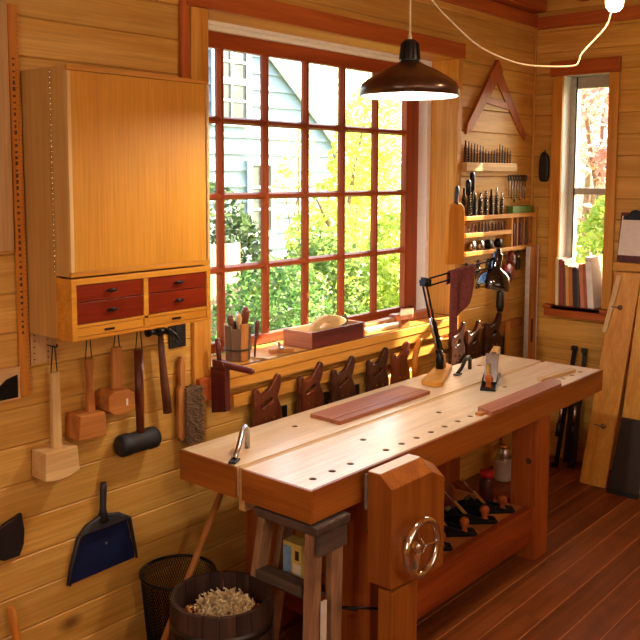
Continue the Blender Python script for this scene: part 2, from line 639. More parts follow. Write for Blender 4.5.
T = 0.27
wall('wall_back', 'back', LX, WX, (2.44, 4.48, 1.03, 2.645),
     [(LX, 2.45, WY + .021, WY + T, 0, CZ), (4.47, WX + T, WY + .021, WY + T, 0, CZ),
      (2.45, 4.47, WY + .021, WY + T, 0, 1.04), (2.45, 4.47, WY + .021, WY + T, 2.63, CZ)],
     [[], [3.4], [1.2], [], [0.6, 4.9]])
wall('wall_right', 'right', RY, WY, (2.2, 2.56, 1.04, 2.6),
     [(WX + .021, WX + .22, RY, 2.21, 0, CZ), (WX + .021, WX + .22, 2.55, WY + .1, 0, CZ),
      (WX + .021, WX + .22, 2.21, 2.55, 0, 1.05), (WX + .021, WX + .22, 2.21, 2.55, 2.59, CZ)],
     [[], [0.8], []])
wall('wall_left', 'left', RY, WY, None, [(LX - .15, LX - .021, RY, WY, 0, CZ)], [[], [1.3]])
wall('wall_rear', 'rear', LX, WX, None, [(LX, WX, RY - .15, RY - .021, 0, CZ)], [[], [2.3], [1.0, 4.0]])

# ceiling boards on a dark deck
cb = BM(); box(cb, LX, WX + .1, RY, WY + .1, CZ + .02, CZ + .08)
ceil = structure('ceiling', cb, 'gap_dark')
cme = None
nb = 24
cw = (WY - RY) / nb
for i in range(nb):
    if cme is None:
        bm = BM(); box(bm, 0, WX - LX, .001, cw - .001, 0, .02)
        cme = bpy.data.meshes.new('ceiling_board'); bm.to_mesh(cme); bm.free(); cme.materials.append(MATS['honey_X'])
    o = bpy.data.objects.new('ceiling_board', cme); COL.objects.link(o); o.parent = ceil
    o.location = (LX, RY + i * cw, CZ)
# wall-plate beams under the ceiling and a corner post
bm = BM(); box(bm, LX, WX, WY - .022, WY - .0005, 2.905, 2.985)
obj('trim_1', bm, 'red_X', None, .002)['kind'] = 'structure'
bm = BM(); box(bm, WX - .024, WX - .0005, RY, WY - .023, 2.888, 2.968)
obj('trim_2', bm, 'red_Y', None, .002)['kind'] = 'structure'
bm = BM(); box(bm, LX, WX - .05, WY - .10, WY - .002, 2.99, 3.148)
obj('trim_3', bm, 'red_X', None, .003)['kind'] = 'structure'
bm = BM(); box(bm, WX - .014, WX - .0005, WY - .014, WY - .0005, 0.001, 2.90)
obj('trim_4', bm, 'honey_Z', None, .002)['kind'] = 'structure'
for k in range(7):
    y = RY + 0.25 + k * 0.62
    bm = BM(); box(bm, LX + .02, WX - .03, y, y + .05, 3.03, 3.149)
    obj('trim_%d' % (k + 5), bm, 'red_X', None, .003)['kind'] = 'structure'

# ------------------------------------------------------------------ main window
w1 = structure('window_1')
OX0, OX1, OZ0, OZ1 = 2.48, 4.44, 1.078, 2.60
# header trim and casings
bm = BM(); box(bm, 2.36, 4.50, WY - .032, WY - .001, 2.60, 2.69); obj('header', bm, 'red_X', w1, .003)
bm = BM(); box(bm, 2.385, 2.48, WY - .022, WY - .001, 1.0, 2.599); obj('casing', bm, 'honey_Z', w1, .003)
bm = BM(); box(bm, 4.44, 4.49, WY - .022, WY - .001, 0.99, 2.599); obj('casing', bm, 'honey_Z', w1, .003)
# jamb boards lining the opening
bm = BM(); box(bm, 4.44, 4.468, WY + .0, 2.915, 1.08, 2.60); obj('jamb', bm, 'honey_Z', w1, .001)
bm = BM(); box(bm, 2.452, 2.48, WY + .0, 2.915, 1.08, 2.60); obj('jamb', bm, 'honey_Z', w1, .001)
bm = BM(); box(bm, 2.48, 4.44, WY + .0, 2.915, 2.60, 2.628); obj('jamb', bm, 'honey_X', w1, .001)
# white outer frame
bm = BM(); box(bm, 4.402, 4.466, 2.916, 3.05, 1.08, 2.60); obj('frame_side', bm, 'white_vinyl', w1, .003)
bm = BM(); box(bm, 2.452, 2.50, 2.916, 3.05, 1.08, 2.60); obj('frame_side', bm, 'white_vinyl', w1, .003)
bm = BM(); box(bm, 2.501, 4.401, 2.92, 3.05, 2.585, 2.627); box(bm, 2.501, 4.401, 2.94, 2.97, 2.565, 2.585); obj('frame_head', bm, 'white_vinyl', w1, .003)
# sash
GX = [2.505, 2.79, 3.09, 3.39, 3.69, 3.99, 4.27]
GZ = [1.13, 1.472, 1.817, 2.172, 2.495]
SY0, SY1 = 2.975, 3.015
bm = BM(); box(bm, 2.501, 4.365, SY0, SY1, 2.495, 2.584); obj('sash_rail', bm, 'sash_X', w1, .003)
bm = BM(); box(bm, 2.501, 4.365, SY0, SY1, 1.082, 1.13); obj('sash_rail', bm, 'sash_X', w1, .003)
bm = BM(); box(bm, 4.272, 4.40, SY0, SY1, 1.082, 2.584); obj('sash_stile', bm, 'sash_Z', w1, .003)
bm = BM(); box(bm, 2.501, 2.52, SY0, SY1, 1.13, 2.495); obj('sash_stile', bm, 'mid_Z', w1, .002)
def muntin(a, b, z0, z1, vert, mat):
    bm = BM()
    if vert:
        c = (a + b) / 2
        pr = [(c - .017, 3.012), (c - .017, 2.996), (c - .008, 2.978), (c + .008, 2.978), (c + .017, 2.996), (c + .017, 3.012)]
        prism(bm, pr, z0, z1, 'XY')
    else:
        c = (z0 + z1) / 2
        pr = [(3.011, c - .017), (2.996, c - .017), (2.979, c - .008), (2.979, c + .008), (2.996, c + .017), (3.011, c + .017)]
        prism(bm, pr, a, b, 'YZ')
    return obj('muntin', bm, mat, w1)
for x in GX[1:-1]:
    muntin(x, x, 1.13, 2.495, True, 'sash_Z')
for z in GZ[1:-1]:
    muntin(2.52, 4.272, z, z, False, 'sash_X')
for i in range(6):
    for k in range(4):
        bm = BM(); box(bm, GX[i] + .012, GX[i + 1] - .012, 3.0145, 3.0165, GZ[k] + .012, GZ[k + 1] - .012)
        obj('pane', bm, 'glass', w1)
# thick sill board with apron below
bm = BM(); box(bm, 2.482, 4.438, 2.7, 2.974, 1.034, 1.078); box(bm, 2.485, 4.40, 2.695, WY - .024, 1.034, 1.078)
obj('sill', bm, 'honey_X', w1, .004)
bm = BM(); box(bm, 2.487, 4.38, 2.70, WY - .001, 0.985, 1.033); obj('apron', bm, 'honey_X', w1, .004)
bm = BM(); box(bm, 2.388, 2.484, 2.70, WY - .024, 0.96, 1.06); obj('apron_block', bm, 'red_X', w1, .003)

# ------------------------------------------------------------------ right window
w2 = structure('window_2')
Y0, Y1, Z0, Z1 = 2.225, 2.535, 1.075, 2.573
bm = BM(); box(bm, WX - .03, WX - .001, 2.155, 2.625, 2.573, 2.668); obj('header', bm, 'red_Y', w2, .003)
bm = BM(); box(bm, WX - .022, WX - .001, 2.16, 2.225, 1.06, 2.572); obj('casing', bm, 'honey_Z', w2, .003)
bm = BM(); box(bm, WX - .022, WX - .001, 2.535, 2.605, 1.06, 2.572); obj('casing', bm, 'honey_Z', w2, .003)
bm = BM(); box(bm, WX, WX + .2, 2.535, 2.549, 1.075, 2.573); obj('jamb', bm, 'white_vinyl', w2)
bm = BM(); box(bm, WX, WX + .2, 2.211, 2.225, 1.075, 2.573); obj('jamb', bm, 'honey_Z', w2)
bm = BM(); box(bm, WX, WX + .2, 2.211, 2.549, 2.573, 2.59); obj('jamb', bm, 'grey_alu', w2)
bm = BM(); box(bm, WX - .075, WX + .2, 2.211, 2.549, 1.035, 1.06); box(bm, WX - .075, WX - .0235, 2.16, 2.61, 1.035, 1.06); obj('sill', bm, 'red_Y', w2, .003)
bm = BM(); box(bm, WX - .062, WX - .001, 2.165, 2.605, 0.985, 1.034); obj('apron', bm, 'red_Y', w2, .003)
fx0, fx1 = WX + .10, WX + .16
bm = BM(); box(bm, fx0, fx1, 2.488, 2.534, 1.075, 2.57); obj('frame_side', bm, 'grey_alu', w2, .002)
bm = BM(); box(bm, fx0 - .004, fx0 - .0005, 2.484, 2.494, 1.075, 2.57); obj('frame_seal', bm, 'seal', w2)
bm = BM(); box(bm, fx0, fx1, 2.226, 2.262, 1.075, 2.57); obj('frame_side', bm, 'grey_alu', w2, .002)
bm = BM(); box(bm, fx0, fx1, 2.263, 2.487, 2.495, 2.57); obj('frame_head', bm, 'grey_alu', w2, .002)
bm = BM(); box(bm, fx0, fx1, 2.263, 2.487, 1.062, 1.11); obj('frame_foot', bm, 'grey_alu', w2, .002)
bm = BM(); box(bm, fx0, fx1, 2.263, 2.487, 1.795, 1.84); obj('transom', bm, 'grey_alu', w2, .002)
for z0, z1 in ((1.11, 1.795), (1.84, 2.495)):
    bm = BM(); box(bm, fx0 + .03, fx0 + .034, 2.263, 2.487, z0, z1); obj('pane', bm, 'glass', w2)

# ------------------------------------------------------------------ outside
bm = BM(); box(bm, -12, 40, 3.05, 40, -0.5, -0.4); box(bm, 5.7, 40, -20, 3.04, -0.5, -0.4)
structure('ground', bm, 'lawn')

# the neighbour's clapboard house, gable towards us
H = thing('neighbour_house', 'pale blue clapboard house with a steep gable seen through the large window', 'house', (8, 10, -0.4))
HX0, HX1, HXP, ZE, ZP = 4.0, 12.05, 7.95, 2.5, 5.85
bm = BM()
prism(bm, [(HX0, -.4), (HX1, -.4), (HX1, ZE), (HXP, ZP), (HX0, ZE)], 10.03, 16, 'XZ')
obj('wall', bm, 'siding', H)
bz = -0.35
while bz < ZP - .1:
    z1 = min(bz + .26, ZP - .02)
    def ext(z):
        if z <= ZE: return HX0, HX1
        t = (z - ZE) / (ZP - ZE)
        return HX0 + (HXP - HX0) * t, HX1 + (HXP - HX1) * t
    a0, a1 = ext(bz); b0, b1 = ext(z1)
    bm = BM()
    hull_box(bm, [(a0, 9.985, bz), (a1, 9.985, bz), (a1, 10.03, bz), (a0, 10.03, bz)],
             [(b0, 10.018, z1), (b1, 10.018, z1), (b1, 10.03, z1), (b0, 10.03, z1)])
    obj('clapboard', bm, 'siding', H)
    bz += .26
for (p, q) in (((HX1 + .35, ZE - .29), (HXP, ZP)), ((HX0 - .35, ZE - .29), (HXP, ZP))):
    bm = BM()
    hull_box(bm, [(p[0], 9.96, p[1]), (q[0], 9.96, q[1]), (q[0], 16.2, q[1]), (p[0], 16.2, p[1])],
             [(p[0], 9.96, p[1] + .18), (q[0], 9.96, q[1] + .18), (q[0], 16.2, q[1] + .18), (p[0], 16.2, p[1] + .18)])
    rf = obj('roof', bm, 'roof_grey', H)
    bm = BM()
    hull_box(bm, [(p[0], 9.92, p[1] - .06), (q[0], 9.92, q[1] - .06), (q[0], 9.9595, q[1] - .06), (p[0], 9.9595, p[1] - .06)],
             [(p[0], 9.92, p[1] + .2), (q[0], 9.92, q[1] + .2), (q[0], 9.9595, q[1] + .2), (p[0], 9.9595, p[1] + .2)])
    sub('rake_board', bm, 'house_trim', rf)
for (x0, x1, z0, z1, nc, nr) in ((9.22, 9.86, 2.78, 3.98, 2, 4), (9.98, 10.42, 1.0, 2.08, 2, 3), (6.2, 6.9, 1.0, 2.2, 2, 3)):
    bm = BM(); box(bm, x0 - .1, x1 + .1, 9.955, 9.99, z0 - .1, z0); box(bm, x0 - .1, x1 + .1, 9.955, 9.99, z1, z1 + .1)
    box(bm, x0 - .1, x0, 9.955, 9.99, z0, z1); box(bm, x1, x1 + .1, 9.955, 9.99, z0, z1)
    for c in range(1, nc):
        x = x0 + (x1 - x0) * c / nc; box(bm, x - .02, x + .02, 9.96, 9.98, z0, z1)
    for c in range(1, nr):
        z = z0 + (z1 - z0) * c / nr; box(bm, x0, x1, 9.961, 9.979, z - (.05 if 2 * c == nr else .018), z + (.05 if 2 * c == nr else .018))
    wf = obj('window', bm, 'house_trim', H)
    for i in range(nc):
        for k in range(nr):
            bm = BM(); box(bm, x0 + (x1 - x0) * i / nc, x0 + (x1 - x0) * (i + 1) / nc - .002, 9.972, 9.983, z0 + (z1 - z0) * k / nr, z0 + (z1 - z0) * (k + 1) / nr - .002)
            sub('pane', bm, 'house_glass', wf)

def foliage(bm, blobs, n, size, rng):
    for i in range(n):
        c, r = rng.choice(blobs)
        while True:
            d = Vector((rng.uniform(-1, 1), rng.uniform(-1, 1), rng.uniform(-1, 1)))
            if 0.05 < d.length <= 1: break
        d = d.normalized() * (d.length ** 0.45)
        p = Vector(c) + Vector((d.x * r[0], d.y * r[1], d.z * r[2]))
        a = Vector((rng.gauss(0, 1), rng.gauss(0, 1), rng.gauss(0, .7))).normalized()
        b = a.cross(Vector((rng.gauss(0, 1), rng.gauss(0, 1), rng.gauss(0, 1)))).normalized()
        s = size * rng.uniform(.6, 1.3)
        nrm = a.cross(b) * s * .25
        vs = [bm.verts.new(q) for q in (p - a * s, p + b * s * .55 + nrm, p + a * s, p - b * s * .55 + nrm)]
        bm.faces.new(vs)

def plant(name, label, cat, base, blobs, n, size, mat, stems, seed, group=None):
    rng = random.Random(seed)
    t = thing(name, label, cat, base, group)
    bm = BM(); foliage(bm, blobs, n, size, rng)
    me = bpy.data.meshes.new('foliage')
    bm.transform(t.matrix_basis.inverted()); bm.to_mesh(me); bm.free()
    me.materials.append(MATS[mat])
    o = bpy.data.objects.new('foliage', me); COL.objects.link(o); o.parent = t; o['kind'] = 'stuff'
    bm = BM()
    for (p, q, r) in stems:
        m = (Vector(p) + Vector(q)) / 2 + Vector((rng.uniform(-.08, .08), rng.uniform(-.08, .08), 0))
        tube(bm, [p, m, q], [r, r * .75, r * .4], 6)
    obj('trunk', bm, 'bark', t)
    return t

plant('round_shrub', 'rounded bright green shrub just outside the window beside the tan screen', 'shrub', (5.15, 4.9, -.4),
      [((5.15, 4.9, .62), (.52, .5, .62)), ((5.0, 4.75, .3), (.45, .4, .5)), ((5.45, 5.1, .35), (.45, .4, .6))], 5200, .035, 'leaf_shrub',
      [((5.15, 4.9, -.4), (5.15, 4.9, .6), .03), ((5.15, 4.9, -.3), (5.4, 5.0, .6), .02)], 1)
plant('dark_shrub', 'dark green tall shrub against the pale house wall', 'shrub', (7.0, 7.4, -.4),
      [((6.75, 7.4, 1.1), (.5, .4, .75)), ((7.15, 7.4, .8), (.45, .4, .7)), ((6.75, 7.3, .4), (.5, .4, .6)), ((7.3, 7.4, .2), (.5, .4, .5))], 3600, .055, 'leaf_dark',
      [((7.0, 7.4, -.4), (6.8, 7.4, 1.2), .04), ((7.0, 7.4, -.4), (7.2, 7.4, .9), .03)], 2)
plant('light_shrub', 'lime green loose hedge below the middle window panes', 'shrub', (6.75, 6.0, -.4),
      [((6.55, 6.0, .55), (.5, .4, .55)), ((7.2, 6.1, .65), (.6, .45, .7)), ((6.9, 5.8, .15), (.8, .4, .5)), ((7.35, 6.3, .5), (.35, .4, .7))], 6500, .045, 'leaf_green',
      [((6.75, 6.0, -.4), (6.6, 6.0, .6), .03), ((6.9, 6.0, -.4), (7.3, 6.1, .8), .03)], 3)
plant('yellow_tree', 'yellow leafed autumn tree filling the right window panes', 'tree', (9.2, 7.5, -.4),
      [((8.9, 7.4, 1.0), (.65, .6, .6)), ((9.6, 7.6, 1.3), (.75, .6, .8)), ((9.9, 7.6, 2.1), (.6, .5, .7)), ((10.4, 7.8, 2.6), (.5, .5, .7)), ((9.2, 7.5, .5), (1.0, .5, .6)), ((10.4, 7.8, 1.4), (.7, .5, 1.0))], 6000, .055, 'leaf_yellow',
      [((9.2, 7.5, -.4), (9.2, 7.5, 2.2), .07), ((9.2, 7.5, .8), (9.9, 7.6, 2.8), .04), ((9.2, 7.5, .8), (8.6, 7.4, 1.6), .035)], 4)
plant('green_hedge', 'green hedge low behind the right window panes', 'shrub', (8.2, 5.9, -.4),
      [((8.3, 5.9, .5), (.6, .4, .75)), ((8.9, 6.3, .7), (.5, .4, .8)), ((8.2, 5.6, .1), (.5, .4, .5))], 5200, .05, 'leaf_lime',
      [((8.2, 5.9, -.4), (8.4, 5.9, .8), .03), ((8.5, 6.0, -.4), (8.9, 6.2, .9), .03)], 5)
plant('sapling', 'thin sparse sapling with few yellow leaves before the house wall', 'tree', (9.6, 8.8, -.4),
      [((9.7, 8.8, 1.6), (.35, .3, .7)), ((9.8, 8.8, 2.2), (.3, .3, .5))], 260, .05, 'leaf_yellow',
      [((9.6, 8.8, -.4), (9.8, 8.8, 2.6), .025), ((9.65, 8.8, 1.0), (9.45, 8.8, 2.0), .012), ((9.7, 8.8, 1.3), (10.0, 8.8, 2.2), .012)], 6)
plant('bright_tree', 'pale overexposed tree high beyond the upper window panes', 'tree', (14.6, 11.5, -.4),
      [((14.0, 11.5, 2.4), (.9, .9, 1.1)), ((15.0, 11.5, 3.4), (1.0, .9, 1.4)), ((15.6, 11.5, 2.0), (1.0, .9, 1.2)), ((16.2, 11.8, 4.2), (1.1, .9, 1.4))], 1700, .10, 'leaf_pale',
      [((14.6, 11.5, -.4), (14.7, 11.5, 3.6), .09), ((14.6, 11.5, 1.6), (15.6, 11.5, 4.0), .05)], 7)
plant('red_tree', 'red and orange leafed tree outside the narrow window', 'tree', (8.3, 3.45, -.4),
      [((8.3, 3.4, 2.45), (.5, .4, .5)), ((8.2, 3.6, 2.9), (.6, .4, .4)), ((8.4, 3.2, 2.0), (.4, .35, .35))], 1700, .05, 'leaf_red',
      [((8.3, 3.45, -.4), (8.3, 3.45, 2.6), .05), ((8.3, 3.45, 1.6), (8.1, 3.6, 2.9), .03)], 8)
plant('narrow_shrub', 'bright green shrub low outside the narrow window', 'shrub', (7.4, 3.05, -.4),
      [((7.4, 3.05, 1.15), (.4, .3, .5)), ((7.3, 3.1, .7), (.45, .35, .5)), ((7.5, 2.95, 1.5), (.3, .25, .3))], 2600, .04, 'leaf_lime',
      [((7.4, 3.05, -.4), (7.4, 3.05, 1.4), .03), ((7.4, 3.05, .2), (7.5, 3.0, 1.5), .02)], 9)
plant('pale_tree', 'pale bare looking tree far beyond the narrow window', 'tree', (12.6, 5.4, -.4),
      [((12.6, 5.4, 2.4), (.9, .8, 1.2)), ((12.9, 5.6, 3.4), (.9, .8, .9))], 1100, .09, 'leaf_red',
      [((12.6, 5.4, -.4), (12.6, 5.4, 3.0), .08), ((12.6, 5.4, 1.2), (12.9, 5.7, 3.4), .05), ((12.6, 5.4, 1.0), (12.4, 5.1, 2.8), .04)], 10)
t = thing('tan_screen', 'tan board screen standing behind the round green shrub', 'screen', (5.9, 6.6, -.4))
for k in range(5):
    bm = BM(); box(bm, 5.43 + k * .2, 5.625 + k * .2, 6.60, 6.63, -.4, 1.2); obj('board', bm, 'fence_tan', t, .004)
bm = BM(); box(bm, 5.41, 6.44, 6.635, 6.68, .95, 1.05); obj('rail', bm, 'fence_tan', t)
t = thing('blue_tarp_box', 'blue covered crate showing high beyond the narrow window', 'crate', (10.5, 4.2, 1.6))
bm = BM(); box(bm, 10.3, 10.9, 4.05, 4.4, 1.95, 2.3); obj('cover', bm, 'tarp_blue', t, .03)
bm = BM(); tube(bm, [(10.6, 4.2, -.4), (10.6, 4.2, 1.96)], .04, 8); obj('post', bm, 'bark', t)

# ------------------------------------------------------------------ workbench
B = thing('workbench', 'long split-top workbench with leg vise standing below the window', 'workbench', (3.38, 2.2, 0))
BX0, BX1, BF, BB, BT = 2.158, 4.597, 1.88, 2.55, 0.85
TH = 0.115
def slab_with_holes(x0, x1, y0, y1, z0, z1, holes):
    bm = BM(); box(bm, x0, x1, y0, y1, z0, z1)
    me = bpy.data.meshes.new('a'); bm.to_mesh(me); bm.free()
    a = bpy.data.objects.new('a', me); COL.objects.link(a)
    bm = BM()
    for hx, hy in holes:
        lathe(bm, [(.015, z0 - .02), (.015, z1 + .02)], (hx, hy, 0), 'Z', 14, False)
    bmesh.ops.recalc_face_normals(bm, faces=bm.faces)
    mc = bpy.data.meshes.new('c'); bm.to_mesh(mc); bm.free()
    c = bpy.data.objects.new('c', mc); COL.objects.link(c)
    md = a.modifiers.new('b', 'BOOLEAN'); md.operation = 'DIFFERENCE'; md.object = c; md.solver = 'EXACT'
    dg = bpy.context.evaluated_depsgraph_get()
    m2 = bpy.data.meshes.new_from_object(a.evaluated_get(dg))
    bm = BM(); bm.from_mesh(m2)
    bpy.data.objects.remove(a); bpy.data.objects.remove(c)
    return bm
front_holes = [(2.243 + .107 * k, 1.945) for k in range(3)] + [(2.675 + .106 * k, 1.941) for k in range(18)] + [(2.722, 2.09), (3.271, 2.08), (3.9, 2.09)]
front_holes = [h for h in front_holes if h[0] < 4.5]
back_holes = [(2.679, 2.426), (3.28, 2.43), (4.25, 2.44)]
sf = obj('front_slab', slab_with_holes(BX0, BX1, BF, 2.205, BT - TH, BT, front_holes), 'maple_X', B)
sb = obj('back_slab', slab_with_holes(BX0, BX1, 2.238, BB, BT - TH, BT, back_holes), 'maple_X', B)
hole_shade_me = None  # dark tube and disc added in each hole to imitate its inner shade
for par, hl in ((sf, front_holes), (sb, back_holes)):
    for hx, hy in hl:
        if hole_shade_me is None:
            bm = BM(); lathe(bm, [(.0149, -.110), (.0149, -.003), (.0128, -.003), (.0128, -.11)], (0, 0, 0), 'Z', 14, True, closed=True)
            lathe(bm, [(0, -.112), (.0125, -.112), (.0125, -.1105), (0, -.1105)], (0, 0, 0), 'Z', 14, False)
            hole_shade_me = bpy.data.meshes.new('dog_hole_shade'); bm.to_mesh(hole_shade_me); bm.free(); hole_shade_me.materials.append(MATS['hole_shade'])
        o = bpy.data.objects.new('dog_hole_shade', hole_shade_me); COL.objects.link(o); o.parent = par
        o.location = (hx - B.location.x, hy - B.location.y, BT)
bm = BM(); box(bm, BX0 + .006, BX1 - .006, 2.206, 2.237, BT - TH - .05, BT - .004); obj('gap_stop', bm, 'pale_X', B)
# darker brown boards over the slab faces: front edge board and end caps
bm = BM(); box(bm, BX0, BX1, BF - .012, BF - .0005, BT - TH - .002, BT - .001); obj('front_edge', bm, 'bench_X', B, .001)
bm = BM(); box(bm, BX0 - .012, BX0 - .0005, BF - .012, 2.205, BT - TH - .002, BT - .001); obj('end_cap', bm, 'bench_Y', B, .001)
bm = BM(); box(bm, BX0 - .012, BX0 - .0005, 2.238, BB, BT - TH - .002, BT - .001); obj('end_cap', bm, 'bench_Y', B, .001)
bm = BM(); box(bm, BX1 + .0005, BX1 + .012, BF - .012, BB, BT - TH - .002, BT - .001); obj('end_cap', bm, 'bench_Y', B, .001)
# legs
for (x0, x1, y0, y1, m) in ((2.50, 2.66, 1.882, 2.03, 'legred_Z'), (2.50, 2.66, 2.40, 2.545, 'legred_Z'), (3.86, 4.0, 1.882, 2.022, 'legred_Z'), (3.86, 4.0, 2.40, 2.545, 'legred_Z')):
    bm = BM(); box(bm, x0, x1, y0, y1, 0.001, BT - TH - .001)
    lg = obj('leg', bm, m, B, .004)
    if abs(x0 - 3.86) < .01 and y0 < 2:
        bm = BM(); lathe(bm, [(.016, 0), (.016, -.003), (0, -.003)], (3.859, 1.924, .508), 'X', 18, False)
        sub('plug', bm, 'tool_brown', lg)
for (x0, x1) in ((2.54, 2.62), (3.90, 3.97)):
    bm = BM(); box(bm, x0, x1, 2.031, 2.399, 0.12, 0.27); obj('end_stretcher', bm, 'legred_X', B, .003)
bm = BM(); box(bm, 2.661, 3.859, 1.895, 1.94, 0.10, 0.275); obj('long_stretcher', bm, 'legred_X', B, .003)
bm = BM(); box(bm, 2.661, 3.859, 2.47, 2.515, 0.10, 0.275); obj('long_stretcher', bm, 'legred_X', B, .003)
for k in range(9):
    x0 = 2.665 + k * .1325
    bm = BM(); box(bm, x0, x0 + .13, 1.941, 2.469, 0.248, 0.268); obj('shelf_board', bm, 'mid_X', B, .002)
# leg vise
ch = BM()
pr = [(1.827, .858), (1.772, .858), (1.72, .815), (1.72, .425), (1.827, .425)]
hull_box(ch, [(2.41, y, z if z > .5 else .45) for y, z in pr], [(2.665, y, z) for y, z in pr])
pr2 = [(1.827, .812), (1.772, .812), (1.72, .77), (1.72, .425), (1.827, .425)]
hull_box(ch, [(2.6651, y, z) for y, z in pr], [(2.755, y, z) for y, z in pr2])
chop = obj('vise_chop', ch, 'bench_Z', B, .002)
bm = BM(); box(bm, 2.411, 2.664, 1.773, 1.827, .8585, .862); sub('chop_cap', bm, 'cap_pale', chop)
bm = BM(); box(bm, 2.425, 2.585, 1.722, 1.79, 0.03, 0.43); sub('chop_foot', bm, 'bench_Z', chop, .006)
bm = BM(); box(bm, 2.40, 2.67, 1.828, 1.834, .72, .85); sub('jaw_liner', bm, 'liner', chop)
bm = BM(); tube(bm, [(2.508, 1.655, .592), (2.508, 1.9, .592)], .014, 14); sub('screw', bm, 'steel', chop)
bm = BM(); box(bm, 2.46, 2.50, 1.75, 1.879, .10, .16); sub('guide_bar', bm, 'mid_X', chop)
bm = BM(); tube(bm, [(2.40, 1.86, .33), (2.36, 1.93, .335)], .004, 6); tube(bm, [(2.48, 1.80, .325), (2.36, 1.93, .335)], .005, 6); sub('pin', bm, 'black_metal', chop)
wh = BM()
R0 = .098
lathe(wh, [(R0 + .0145 * math.cos(a), .0145 * math.sin(a)) for a in [2 * PI * k / 10 for k in range(10)]], (2.508, 1.655, .592), 'Y', 40, True, closed=True)
wheel = obj('handwheel', wh, 'chrome', B)
for k in range(3):
    a = PI / 2 + .5 + k * 2 * PI / 3
    bm = BM(); beam(bm, (2.508 + .018 * math.cos(a), 1.662, .592 + .018 * math.sin(a)), (2.508 + .094 * math.cos(a), 1.655, .592 + .094 * math.sin(a)), .012, .026, (0, 1, 0), .010, .02)
    sub('spoke', bm, 'chrome', wheel, .002)
bm = BM(); lathe(bm, [(0, -.012), (.018, -.012), (.026, -.006), (.03, 0), (.03, .055), (0, .055)], (2.508, 1.665, .592), 'Y', 20); sub('hub', bm, 'chrome', wheel)
# holdfasts
def holdfast(label, x, y, ang, L, hgt, mat='steel'):
    t = thing('holdfast', label, 'holdfast', (x, y, BT), 'iron holdfasts on the bench', ang)
    bm = BM()
    tube(bm, [(0, 0, .001), (0, 0, hgt * .7), (-.012, 0, hgt * .93), (-.035, 0, hgt), (-.07, 0, hgt * .86), (-L * .7, 0, hgt * .38), (-L, 0, .012)], [.011, .011, .0115, .0115, .011, .010, .009], 10)
    obj('shank', bm, mat, t, world_space=False)
    bm = BM(); prism(bm, [(-L - .03, -.014), (-L + .02, -.018), (-L + .02, .018), (-L - .03, .014)], .002, .011, 'XY')
    obj('pad', bm, 'iron', t, .002, world_space=False)
    return t
holdfast('shiny bent holdfast on the left end of the bench top', 2.335, 2.365, 0.5, .17, .095)
holdfast('dark bent holdfast beside the desk lamp on the bench top', 4.13, 2.43, 0.15, .17, .075, 'iron')

# boards lying on the bench
t = thing('grooved_board', 'pinkish brown board with a long groove lying on the back of the bench', 'board', (3.17, 2.38, BT))
bm = BM(); box(bm, 2.82, 3.52, 2.335, 2.462, BT + .001, BT + .018); obj('panel', bm, 'cherry_X', t, .001)
bm = BM(); box(bm, 2.815, 3.515, 2.288, 2.331, BT + .001, BT + .018); obj('edge_strip', bm, 'cherry_X', t, .001)
bm = BM(); box(bm, 2.82, 3.515, 2.325, 2.345, BT + .001, BT + .010); obj('tongue', bm, 'purple_X', t)
t = thing('tapered_board', 'brown board overhanging the front edge of the bench near its right end', 'board', (3.75, 1.91, BT))
bm = BM(); prism(bm, [(3.36, 1.862), (4.07, 1.862), (4.14, 1.90), (4.14, 1.955), (3.40, 1.955)], BT + .001, BT + .022, 'XY'); obj('panel', bm, 'cherry_X', t, .002)
bm = BM(); box(bm, 3.335, 3.375, 1.90, 1.93, BT + .001, BT + .014); obj('tenon', bm, 'mid_X', t, .001)
single('pale_offcut', 'pale wooden offcut behind the brown board at the bench right end', 'offcut', prism(BM(), [(4.10, 1.985), (4.45, 1.955), (4.45, 1.99), (4.12, 2.02)], BT + .001, BT + .02, 'XY'), 'pale_X', (4.3, 1.99, BT), .002)
single('small_peg', 'small wooden wedge standing at the far right end of the bench', 'wedge', prism(BM(), [(4.50, BT + .001), (4.585, BT + .001), (4.585, BT + .05), (4.57, BT + .05)], 2.49, 2.53, 'XZ'), 'pale_X', (4.53, 2.51, BT), .002)

# hand plane
def hand_plane(label, loc, rz, s=1.0, big=True, body='black_metal'):
    t = thing('hand_plane', label, 'hand plane', loc, 'metal hand planes', rz)
    bm = BM()
    box(bm, 0, .34, -.034, .034, 0.001, .012)
    for sgn in (-1, 1):
        prism(bm, [(.0, .012), (.34, .012), (.30, .026), (.22, .048), (.13, .05), (.05, .022)], sgn * .034 - (.004 if sgn > 0 else 0), sgn * .034 + (.004 if sgn < 0 else 0), 'XZ')
    obj('body', bm, body, t, .001, world_space=False)
    bm = BM(); lathe(bm, [(.018, .012), (.013, .02), (.011, .03), (.018, .042), (.021, .054), (.018, .066), (.008, .074), (0, .075)], (.05, 0, 0), 'Z', 20)
    obj('front_knob', bm, 'legred_Z', t, world_space=False)
    bm = BM(); beam(bm, (.12, 0, .02), (.225, 0, .148), .060, .004, (0, 0, 1)); obj('blade', bm, 'steel', t, .002, world_space=False)
    bm = BM(); beam(bm, (.122, .012, .032), (.18, .014, .102), .022, .012, (0, 0, 1), .018, .008); obj('lever_cap', bm, 'brass', t, .003, world_space=False)
    bm = BM(); prism(bm, [(.13, .012), (.20, .012), (.215, .06), (.19, .075)], -.024, .024, 'XZ'); obj('frog', bm, body, t, .002, world_space=False)
    bm = outline(smooth_poly([(.245, .012), (.31, .012), (.30, .05), (.315, .10), (.325, .128), (.29, .135), (.265, .115), (.262, .07), (.25, .04)], 3), [], .026, .005, 'XZ')
    obj('rear_tote', bm, 'saw_Z', t, world_space=False)
    return t
hp = hand_plane('metal hand plane with round red knob and bright blade on the bench top', (3.755, 2.105, BT), 0.42)
hp.scale = (1.0, 1.12, 1.0)
